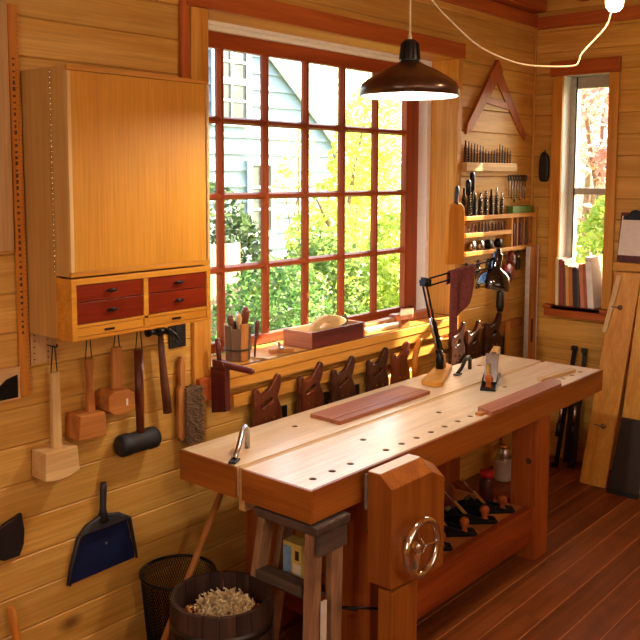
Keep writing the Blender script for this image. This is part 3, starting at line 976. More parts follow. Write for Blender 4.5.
dup(hp, (3.41, 1.957, .268), (0, 0, 2.36), (1.1, .95, 1.1), 'third hand plane from the right leg on the shelf under the bench')
dup(hp, (3.60, 1.957, .268), (0, 0, 2.36), (1.15, .95, 1.1), 'second hand plane from the right leg on the shelf under the bench')
dup(hp, (3.775, 1.957, .268), (0, 0, 2.36), (1.15, .95, 1.1), 'hand plane nearest the right leg on the shelf under the bench')
dup(hp, (3.20, 1.957, .268), (0, 0, 2.30), (.9, .9, 1.05), 'hand plane closest to the handwheel on the shelf under the bench')
t = thing('red_lid_jar', 'dark jar with a red lid on the shelf under the bench', 'jar', (3.80, 2.125, .268))
bm = BM(); lathe(bm, [(0, .002), (.036, .002), (.038, .01), (.038, .12), (.033, .13), (0, .13)], (3.80, 2.125, .268), 'Z', 20); obj('body', bm, 'glass_dark', t)
bm = BM(); lathe(bm, [(.037, .131), (.037, .155), (.034, .16), (0, .16)], (3.80, 2.125, .268), 'Z', 20); obj('lid', bm, 'red_lid', t)
t = thing('paint_can', 'pale can standing on the floor against the wall behind the bench', 'can', (4.82, 2.58, 0))
bm = BM(); lathe(bm, [(0, .002), (.06, .002), (.062, .008), (.06, .02), (.06, .12), (.063, .125), (.06, .13), (0, .13)], (4.82, 2.58, 0), 'Z', 22); obj('body', bm, 'can_white', t)
bm = BM(); lathe(bm, [(.05, .131), (.05, .136), (0, .136)], (4.82, 2.58, 0), 'Z', 22); obj('lid', bm, 'alu', t)
t = thing('glass_jar', 'small glass jar standing on the pale can behind the bench', 'jar', (4.82, 2.58, .137))
bm = BM(); lathe(bm, [(0, .001), (.04, .001), (.044, .01), (.044, .05), (.036, .058), (.036, .07), (0, .07)], (4.82, 2.58, .137), 'Z', 20); obj('body', bm, 'alu', t)
bm = BM(); lathe(bm, [(.039, .0705), (.039, .085), (0, .085)], (4.82, 2.58, .137), 'Z', 20); obj('lid', bm, 'brass', t)

# ------------------------------------------------------------------ tool cabinet
C = thing('tool_cabinet', 'honey coloured wall cabinet with deep door and four red drawers', 'cabinet', (1.94, 2.75, 1.36))
CX0, CX1 = 1.63, 2.247
bm = BM()
box(bm, CX0, CX0 + .018, 2.568, 2.748, 1.36, 2.272); box(bm, CX1 - .018, CX1, 2.568, 2.748, 1.36, 2.272)
box(bm, CX0 + .018, CX1 - .018, 2.568, 2.748, 2.254, 2.272); box(bm, CX0 + .018, CX1 - .018, 2.735, 2.748, 1.36, 2.254)
obj('body', bm, 'cab_side', C, .001)
bm = BM()
box(bm, CX0, CX0 + .02, 2.475, 2.567, 1.36, 1.57); box(bm, CX1 - .018, CX1, 2.475, 2.567, 1.36, 1.57)
box(bm, CX0 + .02, CX1 - .018, 2.475, 2.735, 1.549, 1.57); box(bm, CX0 + .02, CX1 - .018, 2.475, 2.735, 1.36, 1.372)
box(bm, 1.929, 1.95, 2.476, 2.735, 1.372, 1.549); box(bm, CX0 + .02, CX1 - .018, 2.476, 2.735, 1.404, 1.414)
obj('drawer_case', bm, 'cab_edge', C, .001)
bm = BM(); box(bm, CX0, CX0 + .016, 2.485, 2.566, 1.577, 2.272); box(bm, CX1 - .016, CX1, 2.485, 2.566, 1.577, 2.272)
box(bm, CX0 + .016, CX1 - .016, 2.485, 2.566, 2.256, 2.272); box(bm, CX0 + .016, CX1 - .016, 2.485, 2.566, 1.577, 1.593)
dr = obj('door', bm, 'cab_side', C, .001)
bm = BM(); box(bm, CX0 + .0165, CX1 - .0165, 2.478, 2.487, 1.5935, 2.2555); sub('door_panel', bm, 'door_ply', dr)
for (a, b, c, d) in ((CX0, CX1, 2.257, 2.272), (CX0, CX1, 1.577, 1.592)):
    bm = BM(); box(bm, a, b, 2.473, 2.4845, c, d); sub('door_edging', bm, 'cab_edge', dr, .001)
for (a, b) in ((CX0, CX0 + .014), (CX1 - .012, CX1)):
    bm = BM(); box(bm, a, b, 2.473, 2.4845, 1.5925, 2.2565); sub('door_edging', bm, 'pale_Z', dr, .001)
bm = BM()
k = 0; z = 1.585
while z < 2.262:
    tube(bm, [(CX0 - .001, 2.5672, z), (CX0 - .001, 2.5672, z + .012)], .0045, 6); z += .0175
obj('piano_hinge', bm, 'hinge', C)
for (a, b) in ((1.652, 1.927), (1.952, 2.227)):
    for (c, d) in ((1.416, 1.4885), (1.4915, 1.547)):
        bm = BM(); box(bm, a + .001, b - .001, 2.479, 2.70, c, d); dw = obj('drawer', bm, 'drawer_red', C, .001)
        m = (a + b) / 2
        bm = BM(); tube(bm, [(m - .022, 2.474, (c + d) / 2), (m - .012, 2.468, (c + d) / 2 + .002), (m + .012, 2.468, (c + d) / 2 + .002), (m + .022, 2.474, (c + d) / 2)], [.003, .0055, .0055, .003], 8)
        tube(bm, [(m, 2.479, (c + d) / 2), (m, 2.469, (c + d) / 2)], .005, 8)
        sub('handle', bm, 'black_metal', dw)
    bm = BM(); box(bm, a - .001, b, 2.478, 2.70, 1.3735, 1.4025); dw = obj('tray', bm, 'cab_edge', C, .001)
    m = (a + b) / 2 - .01
    bm = BM(); box(bm, m - .02, m + .02, 2.4745, 2.4785, 1.383, 1.390); sub('pull', bm, 'black_metal', dw)

# ------------------------------------------------------------------ yardstick and panels at the far left
t = thing('yardstick', 'worn orange wooden yardstick hanging on the wall left of the cabinet', 'ruler', (1.6, 2.74, 1.14))
bm = BM(); hull_box(bm, [(1.586, 2.735, 1.137), (1.627, 2.735, 1.137), (1.627, 2.744, 1.137), (1.586, 2.744, 1.137)],
                    [(1.579, 2.735, 2.49), (1.617, 2.735, 2.49), (1.617, 2.744, 2.49), (1.579, 2.744, 2.49)])
obj('stick', bm, 'ruler_wood', t, .002)
bm = BM()
rng = random.Random(3)
for k in range(90):
    z = 1.16 + k * .0146
    x = 1.627 - (z - 1.137) / 1.353 * .010
    l = .013 if k % 4 == 0 else .007
    box(bm, x - l, x - .001, 2.7342, 2.7349, z, z + .0013)
obj('tick_marks', bm, 'tick', t)['kind'] = 'stuff'
bm = BM()
for k in range(46):
    z = 1.36 + k * .021
    x = 1.603 - (z - 1.137) / 1.353 * .009
    w_ = rng.uniform(.006, .011)
    box(bm, x - w_ / 2, x + w_ / 2, 2.7342, 2.7349, z, z + rng.uniform(.005, .014))
obj('worn_print', bm, 'tick', t)['kind'] = 'stuff'
t = thing('pattern_board', 'greyish brown panel hung at the far left beside the yardstick', 'panel', (1.36, 2.74, 1.66))
bm = BM(); box(bm, 1.15, 1.572, 2.722, 2.744, 1.655, 2.66); obj('panel', bm, 'grey_panel', t, .003)
bm = BM(); box(bm, 1.30, 1.52, 2.7195, 2.7215, 2.0, 2.16); obj('green_mark', bm, 'green_tin', t)
t = thing('plaque', 'small pale plaque with a black blade at the far left under the panel', 'plaque', (1.5, 2.74, 1.13))
bm = BM(); box(bm, 1.38, 1.585, 2.732, 2.748, 1.132, 1.25); obj('backing', bm, 'pale_X', t, .003)
bm = BM(); prism(bm, [(1.40, 1.14), (1.571, 1.142), (1.571, 1.222), (1.53, 1.212), (1.47, 1.165)], 2.726, 2.7315, 'XZ'); obj('blade', bm, 'black_metal', t, .001)
# bracket strip under the cabinet
t = thing('hook_plate', 'grey perforated plate under the left end of the cabinet', 'plate', (1.68, 2.74, 1.25))
bm = BM(); box(bm, 1.632, 1.735, 2.738, 2.748, 1.245, 1.358); obj('plate', bm, 'grey_panel', t, .001)
for i in range(5):
    for x in (1.645, 1.70):
        bm = BM(); lathe(bm, [(0, 0), (.003, 0), (.003, .0015), (0, .0015)], (x, 2.736, 1.262 + i * .022), 'Y', 8, False); obj('hole', bm, 'tick', t)

# ------------------------------------------------------------------ hanging mallets, hammer, brush
def loop(t, x, ztop, zbot, w, y=2.70):
    bm = BM(); tube(bm, [(x - w, y, zbot - .01), (x - w, y, zbot), (x - .004, y - .002, ztop), (x + .004, y - .002, ztop), (x + w, y, zbot), (x + w, y, zbot - .006)], .0022, 6)
    obj('hanging_loop', bm, 'black_metal', t)
    bm = BM(); tube(bm, [(x, 2.749, ztop - .004), (x, y - .02, ztop - .004), (x, y - .025, ztop + .008)], .0028, 6); obj('hook', bm, 'black_metal', t)
t = thing('carving_mallet', 'large pale wooden mallet hanging leftmost below the cabinet', 'mallet', (1.69, 2.70, .82), 'tools hanging below the cabinet')
bm = BM(); hull_box(bm, [(1.678, 2.683, .925), (1.716, 2.683, .925), (1.716, 2.71, .925), (1.678, 2.71, .925)], [(1.682, 2.686, 1.215), (1.714, 2.686, 1.215), (1.714, 2.708, 1.215), (1.682, 2.708, 1.215)]); obj('handle', bm, 'pale_Z', t, .006)
bm = BM(); prism(bm, [(1.625, .94), (1.757, .94), (1.763, .848), (1.72, .833), (1.68, .829), (1.622, .838)], 2.65, 2.742, 'XZ'); obj('head', bm, 'pale_X', t, .004)
loop(t, 1.698, 1.31, 1.21, .013)
t = thing('square_mallet', 'brown square headed joiner mallet second from left below the cabinet', 'mallet', (1.84, 2.70, .94), 'tools hanging below the cabinet')
bm = BM(); prism(bm, [(1.828, 1.03), (1.862, 1.03), (1.858, 1.10), (1.850, 1.14), (1.862, 1.24), (1.826, 1.24), (1.836, 1.14), (1.830, 1.10)], 2.685, 2.712, 'XZ'); obj('handle', bm, 'mid_Z', t, .005)
bm = BM(); prism(bm, [(1.762, .952), (1.885, .948), (1.878, 1.04), (1.77, 1.044)], 2.65, 2.742, 'XZ'); obj('head', bm, 'mid_X', t, .004)
loop(t, 1.844, 1.345, 1.235, .014)
t = thing('tapered_mallet', 'small brown mallet with flat wide handle third from left below the cabinet', 'mallet', (1.97, 2.70, 1.0), 'tools hanging below the cabinet')
bm = BM(); prism(bm, [(1.942, 1.09), (1.988, 1.09), (1.992, 1.265), (1.95, 1.265)], 2.69, 2.71, 'XZ'); obj('handle', bm, 'mid_Z', t, .005)
bm = BM(); prism(bm, [(1.895, 1.035), (1.92, 1.015), (1.985, 1.012), (2.012, 1.035), (2.012, 1.085), (1.985, 1.105), (1.92, 1.108), (1.895, 1.09)], 2.65, 2.742, 'XZ'); hd = obj('head', bm, 'mid_X', t, .004)
bm = BM(); box(bm, 1.972, 1.98, 2.6475, 2.6495, 1.045, 1.07); sub('sticker', bm, 'paper', hd)
loop(t, 1.97, 1.345, 1.255, .014)
t = thing('rubber_mallet', 'black rubber mallet with red brown handle hanging below the cabinet', 'mallet', (2.07, 2.70, .83), 'tools hanging below the cabinet')
bm = BM(); tube(bm, [(2.072, 2.695, .88), (2.07, 2.695, 1.05), (2.068, 2.695, 1.24)], [.016, .018, .019], 10); obj('handle', bm, 'saw_Z', t)
bm = BM(); lathe(bm, [(0, -.09), (.036, -.09), (.043, -.082), (.044, -.05), (.041, -.045), (.041, .045), (.044, .05), (.043, .082), (.036, .09), (0, .09)], (2.062, 2.70, .872), 'X', 22); obj('head', bm, 'black_rubber', t)
loop(t, 2.07, 1.345, 1.235, .016, 2.694)
t = thing('claw_hammer', 'claw hammer with speckled handle hanging head up below the cabinet', 'hammer', (2.19, 2.70, .96), 'tools hanging below the cabinet')
bm = BM(); tube(bm, [(2.182, 2.70, 1.29), (2.188, 2.70, 1.2), (2.20, 2.70, 1.08), (2.214, 2.70, .957)], [.012, .014, .018, .019], 10); obj('handle', bm, 'tool_brown', t)
bm = BM()
tube(bm, [(2.115, 2.70, 1.298), (2.13, 2.70, 1.298), (2.135, 2.70, 1.297), (2.16, 2.70, 1.296), (2.20, 2.70, 1.296)], [.017, .017, .010, .014, .016], 10)
for s in (-1, 1):
    tube(bm, [(2.195, 2.70 + s * .005, 1.298), (2.225, 2.70 + s * .011, 1.292), (2.25, 2.70 + s * .016, 1.272), (2.262, 2.70 + s * .018, 1.248)], [.011, .009, .006, .003], 8)
obj('head', bm, 'black_metal', t)
bm = BM(); tube(bm, [(2.165, 2.749, 1.285), (2.165, 2.68, 1.283)], .003, 6); tube(bm, [(2.205, 2.749, 1.285), (2.205, 2.68, 1.283)], .003, 6); obj('hook', bm, 'black_metal', t)
t = thing('bench_brush', 'brown bench brush with wooden handle hanging beside the window casing', 'brush', (2.32, 2.71, .8), 'tools hanging below the cabinet')
bm = BM(); prism(bm, [(2.288, .83), (2.302, .81), (2.318, .82), (2.322, 1.04), (2.326, 1.13), (2.316, 1.17), (2.302, 1.17), (2.294, 1.12), (2.298, 1.05), (2.285, 1.03)], 2.715, 2.738, 'XZ'); obj('handle', bm, 'mid_Z', t, .004)
bm = BM(); rng = random.Random(5)
for k in range(420):
    x, z = rng.uniform(2.312, 2.40), rng.uniform(.80, 1.04)
    tube(bm, [(x, 2.735, z), (x + rng.uniform(-.004, .006), 2.685 + rng.uniform(-.008, .008), z + rng.uniform(-.012, .006))], .0022, 3)
box(bm, 2.316, 2.40, 2.70, 2.737, .805, 1.035)
obj('bristles', bm, 'bristle', t)['kind'] = 'stuff'
t = thing('outlet_plate', 'black electrical outlet plate on the wall under the cabinet right end', 'outlet', (2.3, 2.75, 1.21))
bm = BM(); box(bm, 2.262, 2.35, 2.74, 2.7495, 1.205, 1.318); pl = obj('plate', bm, 'black_plastic', t, .003)
for z in (1.235, 1.288):
    bm = BM(); lathe(bm, [(0, 0), (.015, 0), (.016, .002), (0, .002)], (2.306, 2.7375, z), 'Y', 16, False); obj('socket', bm, 'dark_plastic', t)
# dustpan
t = thing('dustpan', 'dark blue dustpan with black rim hanging low on the wall', 'dustpan', (1.92, 2.74, .38))
o1 = [(1.755, .38), (1.765, .44), (1.80, .55), (1.835, .585), (1.90, .605), (1.98, .59), (2.03, .56), (2.065, .40), (2.062, .385)]
bm = outline(o1, [], .006, 0, 'XZ', 2.742); obj('pan', bm, 'blue_plastic', t)
bm = BM(); tube(bm, [(1.756, 2.722, .384), (1.764, 2.727, .44), (1.80, 2.725, .55), (1.835, 2.725, .588), (1.90, 2.725, .608), (1.98, 2.725, .594), (2.032, 2.725, .563), (2.064, 2.727, .41), (2.064, 2.722, .388)], [.004, .006, .009, .010, .012, .010, .009, .006, .004], 8); obj('rim', bm, 'dark_plastic', t)
bm = BM(); hull_box(bm, [(1.80, 2.736, .562), (2.02, 2.736, .562), (2.02, 2.71, .562), (1.80, 2.71, .562)], [(1.85, 2.736, .60), (1.98, 2.736, .60), (1.98, 2.715, .60), (1.85, 2.715, .60)]); obj('hood', bm, 'dark_plastic', t, .006)
bm = BM(); tube(bm, [(1.908, 2.722, .59), (1.908, 2.722, .64), (1.912, 2.722, .72), (1.914, 2.722, .742)], [.024, .013, .014, .011], 10); obj('handle', bm, 'dark_plastic', t)
bm = BM(); lathe(bm, [(0, 0), (.005, 0), (.005, .003), (0, .003)], (1.93, 2.735, .49), 'Y', 10, False); obj('rivet', bm, 'alu', t)
# dark scraper at the far left
t = thing('hand_scraper', 'dark fan shaped scraper hanging at the left edge above the floor', 'scraper', (1.48, 2.73, .57))
bm = outline([(1.30, .655), (1.42, .66), (1.50, .695), (1.568, .717), (1.577, .66), (1.573, .61), (1.556, .572), (1.50, .573), (1.44, .60), (1.40, .62), (1.30, .63)], [], .02, .003, 'XZ', 2.735); obj('blade', bm, 'blade_dark', t)
bm = BM(); tube(bm, [(1.42, 2.735, .638), (1.33, 2.732, .643), (1.22, 2.73, .65)], [.014, .017, .015], 10); obj('handle', bm, 'tool_brown', t)
single('broom_handle', 'orange wooden broom handle leaning at the lower left corner', 'handle', tube(BM(), [(1.55, 2.66, .001), (1.528, 2.69, .2), (1.512, 2.715, .392), (1.512, 2.715, .402)], [.016, .016, .016, .010], 12), 'ruler_wood', (1.55, 2.66, 0))

# dark red straight batten at the top left of the window
single('hanging_batten', 'long dark red batten hanging between cabinet top and window casing', 'batten', prism(BM(), [(2.325, 1.9), (2.378, 1.9), (2.378, 2.84), (2.34, 2.84)], 2.725, 2.747, 'XZ'), 'red_Z', (2.35, 2.74, 1.9), .003)

# ------------------------------------------------------------------ sill objects
SZ = 1.0785
t = thing('tool_cup', 'worn wooden cup full of tools standing on the left of the sill', 'tool holder', (2.715, 2.81, SZ))
bm = BM()
n = 9
for k in range(n):
    a0, a1 = 2 * PI * k / n + .015, 2 * PI * (k + 1) / n - .015
    cx, cy = 2.715, 2.81
    hh = .160 + .012 * math.sin(k * 2.3)
    def pt(r, a, z): return (cx + r * math.cos(a), cy + r * math.sin(a), SZ + z)
    b2 = BM()
    hull_box(b2, [pt(.045, a0, .002), pt(.058, a0, .002), pt(.058, a1, .002), pt(.045, a1, .002)], [pt(.05, a0, hh), pt(.064, a0, hh), pt(.064, a1, hh), pt(.05, a1, hh)])
    obj('stave', b2, 'weather_Z' if k % 3 else 'mid_Z', t, .002)
bm.free()
bm = BM(); lathe(bm, [(0, .003), (.044, .003), (.044, .012), (0, .012)], (2.715, 2.81, SZ), 'Z', 16); obj('base', bm, 'weather_X', t)
bm = BM(); lathe(bm, [(.0622, .05), (.064, .05), (.0645, .058), (.0627, .058)], (2.715, 2.81, SZ), 'Z', 24, closed=True); obj('band', bm, 'iron', t)
for i, (dx, dy, h, r, m, lb) in enumerate(((-.02, .02, .205, .014, 'tool_brown', 'brown handled tool at the left of the wooden cup'), (-.005, -.015, .215, .012, 'pale_Z', 'pale handled tool in the wooden cup'), (.012, .012, .22, .010, 'alu', 'grey metal tool in the wooden cup'),
                                      (.03, -.01, .24, .021, 'saw_Z', 'tool with large bulbous dark handle in the wooden cup'), (.0, .03, .20, .010, 'red_tool', 'red handled tool in the wooden cup'))):
    bx, by = 2.715 + dx * .6, 2.81 + dy * .6
    bm = BM(); tube(bm, [(bx, by, SZ + .014), (bx + dx * .3, by + dy * .3, SZ + .14), (bx + dx * .5, by + dy * .5, SZ + .16), (bx + dx * .7, by + dy * .7, SZ + h - .02), (bx + dx * .75, by + dy * .75, SZ + h)], [.004, .004, r * .7, r, r * .4], 10)
    single('hand_tool', lb, 'tool', bm, m, (bx, by, SZ + .014), 0, 'tools standing in the wooden cup')
single('side_chisel', 'chisel handle leaning out beside the wooden cup on the sill', 'chisel', tube(BM(), [(2.785, 2.77, SZ + .002), (2.80, 2.78, SZ + .08), (2.812, 2.785, SZ + .10), (2.822, 2.79, SZ + .16), (2.824, 2.79, SZ + .17)], [.004, .006, .010, .013, .006], 10), 'saw_Z', (2.785, 2.77, SZ))
t = thing('wooden_clamp', 'dark purplish wooden clamp with round bar jutting from the sill end', 'clamp', (2.47, 2.73, .9))
bm = BM(); tube(bm, [(2.468, 2.69, 1.122), (2.468, 2.60, 1.12), (2.468, 2.47, 1.117), (2.468, 2.462, 1.117)], [.014, .015, .013, .008], 12); obj('bar', bm, 'purple_Y', t)
bm = BM(); prism(bm, [(2.612, .925), (2.70, .905), (2.705, 1.105), (2.615, 1.105)], 2.452, 2.482, 'YZ'); obj('jaw', bm, 'purple_Z', t, .003)
bm = BM(); prism(bm, [(2.615, 1.106), (2.692, 1.106), (2.692, 1.14), (2.63, 1.136)], 2.45, 2.486, 'YZ'); obj('block', bm, 'purple_Y', t, .003)
bm = BM(); tube(bm, [(2.468, 2.665, 1.125), (2.462, 2.67, 1.23)], [.010, .012], 10); obj('upright', bm, 'purple_Z', t)
t = thing('marking_gauge', 'small wooden marking gauge lying on the sill before the tray', 'marking gauge', (2.955, 2.77, SZ))
bm = BM(); beam(bm, (2.90, 2.79, SZ + .012), (3.01, 2.735, SZ + .012), .022, .020); obj('fence', bm, 'mid_X', t, .003)
bm = BM(); beam(bm, (2.92, 2.72, SZ + .03), (2.985, 2.83, SZ + .03), .012, .012); obj('beam', bm, 'steel', t, .001)
bm = BM(); tube(bm, [(2.945, 2.765, SZ + .036), (2.94, 2.765, SZ + .058)], [.006, .008], 10); obj('screw', bm, 'brass', t)
single('pale_strip', 'thin pale strip of wood lying on the sill before the wooden cup', 'strip', prism(BM(), [(2.80, 2.80), (2.86, 2.70), (2.80, 2.696), (2.775, 2.79)], SZ + .001, SZ + .007, 'XY'), 'pale_X', (2.81, 2.75, SZ), .001)
# tray
t = thing('tool_tray', 'open dark wooden tray holding a hand plane on the sill', 'tray', (3.3, 2.79, SZ))
x0, x1, y0, y1, h = 3.10, 3.53, 2.705, 2.885, .082
bm = BM(); box(bm, x0, x0 + .014, y0, y1, SZ + .001, SZ + h); obj('end_board', bm, 'cherry_Y', t, .002)
bm = BM(); box(bm, x1 - .014, x1, y0, y1, SZ + .001, SZ + h); obj('end_board', bm, 'cherry_Y', t, .002)
bm = BM(); box(bm, x0 + .0145, x1 - .0145, y0, y0 + .014, SZ + .001, SZ + h); obj('side_board', bm, 'purple_X', t, .002)
bm = BM(); box(bm, x0 + .0145, x1 - .0145, y1 - .014, y1, SZ + .001, SZ + h); obj('side_board', bm, 'cherry_X', t, .002)
bm = BM(); box(bm, x0 + .0145, x1 - .0145, y0 + .0145, y1 - .0145, SZ + .001, SZ + .009); obj('bottom', bm, 'pale_X', t)
t = thing('small_saw', 'pale wooden saw handle resting across the tray on the sill', 'saw', (3.3, 2.79, SZ + .01))
bm = outline(smooth_poly([(3.20, SZ + .012), (3.20, SZ + .06), (3.24, SZ + .105), (3.32, SZ + .128), (3.40, SZ + .118), (3.46, SZ + .10), (3.47, SZ + .08), (3.40, SZ + .06), (3.34, SZ + .03), (3.30, SZ + .012)], 3),
             [smooth_poly([(3.265, SZ + .075), (3.29, SZ + .10), (3.34, SZ + .10), (3.345, SZ + .085), (3.30, SZ + .07)], 3)], .026, .005, 'XZ', 2.80); obj('handle', bm, 'pale_X', t)
bm = BM(); prism(bm, [(3.17, SZ + .012), (3.24, SZ + .012), (3.24, SZ + .04), (3.19, SZ + .045)], 2.775, 2.825, 'XZ'); obj('toe', bm, 'black_metal', t, .003)
bm = BM(); beam(bm, (3.42, 2.80, SZ + .06), (3.5, 2.80, SZ + .098), .004, .05); obj('blade', bm, 'iron', t)
# offcuts on the right of the sill
for i, (p, m, z0, z1, lb) in enumerate((([(3.62, 2.76), (3.98, 2.74), (3.99, 2.80), (3.63, 2.82)], 'maple_X', SZ + .001, SZ + .02, 'flat pale offcut next to the tray on the sill'),
                                 ([(4.0, 2.84), (4.33, 2.80), (4.34, 2.86), (4.01, 2.90)], 'cherry_X', SZ + .001, SZ + .045, 'brown block at the back of the sill right end'),
                                 ([(3.86, 2.715), (3.96, 2.70), (4.16, 2.83), (4.07, 2.86)], 'cherry_Y', SZ + .046, SZ + .075, 'pinkish block lying across the other sill blocks'),
                                 ([(3.70, 2.83), (4.02, 2.85), (4.02, 2.90), (3.70, 2.88)], 'mid_X', SZ + .001, SZ + .03, 'long brown offcut behind the pale one on the sill'),
                                 ([(3.9, 2.71), (3.99, 2.705), (3.99, 2.735), (3.9, 2.735)], 'mid_X', SZ + .021, SZ + .0455, 'small block under the crosswise sill block'))):
    if i == 4:
        p = [(3.88, 2.725), (3.97, 2.725), (3.97, 2.738), (3.88, 2.738)]; z0 = SZ + .001
    single('offcut', lb, 'offcut', prism(BM(), p, z0, z1, 'XY'), m, (p[0][0], p[0][1], z0), .002, 'offcuts on the window sill')

# ------------------------------------------------------------------ saw rack and saws
t = thing('saw_rail', 'long pine rail on the wall behind the bench holding the saws', 'rail', (3.6, 2.74, .9))
bm = BM(); box(bm, 2.605, 4.55, 2.722, 2.7485, .890, .948); obj('rail', bm, 'honey_X', t, .003)
bm = BM(); box(bm, 4.57, 5.30, 2.722, 2.7485, .905, .965); obj('rail', bm, 'mid_X', t, .003)
HANDLE = [(-.004, -.05), (-.006, -.015), (.010, -.012), (.022, -.034), (.05, -.034), (.085, -.018), (.112, .014), (.128, .036), (.140, .03), (.138, -.008), (.128, -.04), (.118, -.06), (.128, -.085), (.142, -.12), (.146, -.17), (.12, -.215), (.02, -.216), (-.006, -.19), (.0, -.14), (.002, -.1), (-.006, -.075)]
HOLE = [(.026, -.088), (.040, -.068), (.075, -.056), (.096, -.058), (.100, -.074), (.086, -.088), (.058, -.094), (.042, -.104)]
def make_saw(label, loc, closed=True, back=True, mat='saw_Z'):
    t = thing('hand_saw', label, 'saw', loc, 'hand saws hanging behind the bench')
    bm = outline(smooth_poly(HANDLE, 3), [smooth_poly(HOLE, 3)] if closed else [], .024, .006, 'XZ', 0)
    hnd = obj('handle', bm, mat, t, world_space=False)
    for (u, v) in ((.05, -.145), (.095, -.150), (.06, -.185)):
        bm = BM(); lathe(bm, [(0, 0), (.0065, 0), (.0065, .003), (0, .003)], (u, -.0155, v), 'Y', 12, False)
        obj('bolt', bm, 'brass', t, world_space=False)
    bm = BM(); prism(bm, [(.03, -.15), (.175, -.17), (.165, -.5), (.06, -.5)], -.0012, .0012, 'XZ'); obj('blade', bm, 'iron', t, world_space=False)
    if back:
        bm = BM(); box(bm, .152, .186, -.006, .006, -.5, -.115); obj('spine', bm, 'black_metal', t, .002, world_space=False)
    return t
s1 = make_saw('red brown handled back saw hanging leftmost behind the bench', (2.705, 2.69, .965))
s2 = make_saw('red brown back saw second from left behind the bench', (3.005, 2.69, .972))
s3 = make_saw('dark handled back saw third from left behind the bench', (3.255, 2.69, .962), mat='sawdark_Z')
s4 = make_saw('dark back saw fourth from left behind the bench', (3.545, 2.69, .962), True, False, mat='sawdark_Z')
s5 = make_saw('saw with glossy orange horn just left of the desk lamp base', (3.76, 2.69, .965), False, False)
s6 = make_saw('black handled saw just right of the desk lamp base', (4.345, 2.69, 1.0), True, False, mat='sawdark_Z')
s7 = make_saw('dark red saw second from right in the saw row', (4.53, 2.69, .985), True, False, mat='sawdark_Z')
s8 = make_saw('dark saw at the right end of the saw row', (4.76, 2.69, 1.005), mat='sawdark_Z')
for s in (s1, s2, s3, s4):
    s.scale = (1.12, 1, 1)
s8.scale = (1.25, 1, 1.05)
single('orange_tool', 'glossy orange wooden handle standing up behind the bench by the lamp', 'handle', tube(BM(), [(3.94, 2.665, .80), (3.93, 2.665, .90), (3.955, 2.665, .96), (3.985, 2.665, 1.0), (3.99, 2.665, 1.015)], [.018, .016, .018, .015, .008], 10), 'ruler_wood', (3.94, 2.665, .8))
single('upright_batten', 'pale narrow batten standing behind the bench right of the saws', 'batten', box(BM(), 5.06, 5.10, 2.70, 2.72, .001, .965), 'honey_Z', (5.08, 2.71, 0), .002)

# ------------------------------------------------------------------ desk lamp with cloth
t = thing('lamp_arm_board', 'wooden arm board lying on the bench carrying the black lamp', 'board', (3.85, 2.46, BT))
bm = BM(); prism(bm, [(3.645, 2.345), (3.665, 2.325), (3.70, 2.33), (4.06, 2.50), (4.09, 2.56), (4.05, 2.585), (3.66, 2.435), (3.645, 2.42)], BT + .001, BT + .027, 'XY'); obj('board', bm, 'honey_X', t, .004)
t = thing('desk_lamp', 'black articulated desk lamp on the bench with a cloth over its arm', 'lamp', (3.94, 2.50, BT + .028))
bz = BT + .0285
bm = BM(); lathe(bm, [(0, 0), (.022, 0), (.022, .06), (.017, .07), (.014, .10), (0, .10)], (3.93, 2.50, bz), 'Z', 16); obj('base', bm, 'black_metal', t)
bm = BM(); box(bm, 3.955, 3.975, 2.485, 2.515, bz, bz + .075); obj('clamp_block', bm, 'mid_Z', t, .003)
E = Vector((3.766, 2.50, 1.365))
bm = BM()
for s in (-1, 1):
    beam(bm, (3.925, 2.50 + s * .012, bz + .07), E + Vector((0, s * .012, 0)), .008, .008, (0, 1, 0))
beam(bm, (3.94, 2.50, bz + .09), (3.86, 2.50, 1.14), .022, .022, (0, 1, 0))
obj('lower_arm', bm, 'black_metal', t)
bm = BM(); tube(bm, [(3.90, 2.50, bz + .11), (3.83, 2.50, 1.17)], .008, 8); obj('spring', bm, 'steel', t)
bm = BM(); prism(bm, [(E.x - .02, E.z - .02), (E.x + .045, E.z - .028), (E.x + .05, E.z + .01), (E.x - .005, E.z + .025)], 2.484, 2.516, 'XZ')
lathe(bm, [(0, -.024), (.012, -.024), (.012, .024), (0, .024)], (E.x, 2.50, E.z), 'Y', 12)
obj('elbow', bm, 'black_metal', t, .002)
HD = Vector((4.345, 2.40, 1.428))
bm = BM()
for dz in (.012, -.026):
    beam(bm, (E.x + .02, 2.50, E.z + dz), HD + Vector((-.05, .01, dz + .005)), .008, .008, (0, 0, 1))
obj('upper_arm', bm, 'black_metal', t)
bm = BM(); tube(bm, [HD + Vector((-.06, .012, -.03)), HD + Vector((-.05, .01, .02)), HD + Vector((-.01, 0, .03))], .010, 8); obj('swivel', bm, 'black_metal', t)
tilt = Matrix.Translation(HD) @ Matrix.Rotation(.12, 4, 'Y') @ Matrix.Rotation(.1, 4, 'X')
bm = BM(); lathe(bm, [(.024, .06), (.03, .05), (.03, -.02), (.034, -.03), (.06, -.042), (.085, -.07), (.097, -.11), (.10, -.145), (.097, -.145), (.093, -.11), (.08, -.073), (.055, -.047), (.0, -.04)], (0, 0, 0), 'Z', 32)
bm.transform(tilt); obj('shade', bm, 'black_gloss', t)
bm = BM(); lathe(bm, [(0, .085), (.012, .084), (.016, .07), (.022, .06), (.022, .058), (0, .058)], (0, 0, 0), 'Z', 16); bm.transform(tilt); obj('cap', bm, 'black_gloss', t)
bm = BM(); lathe(bm, [(0, -.13), (.02, -.12), (.028, -.10), (.02, -.07), (.014, -.05), (0, -.05)], (0, 0, 0), 'Z', 16); bm.transform(tilt); obj('bulb', bm, 'enamel', t)
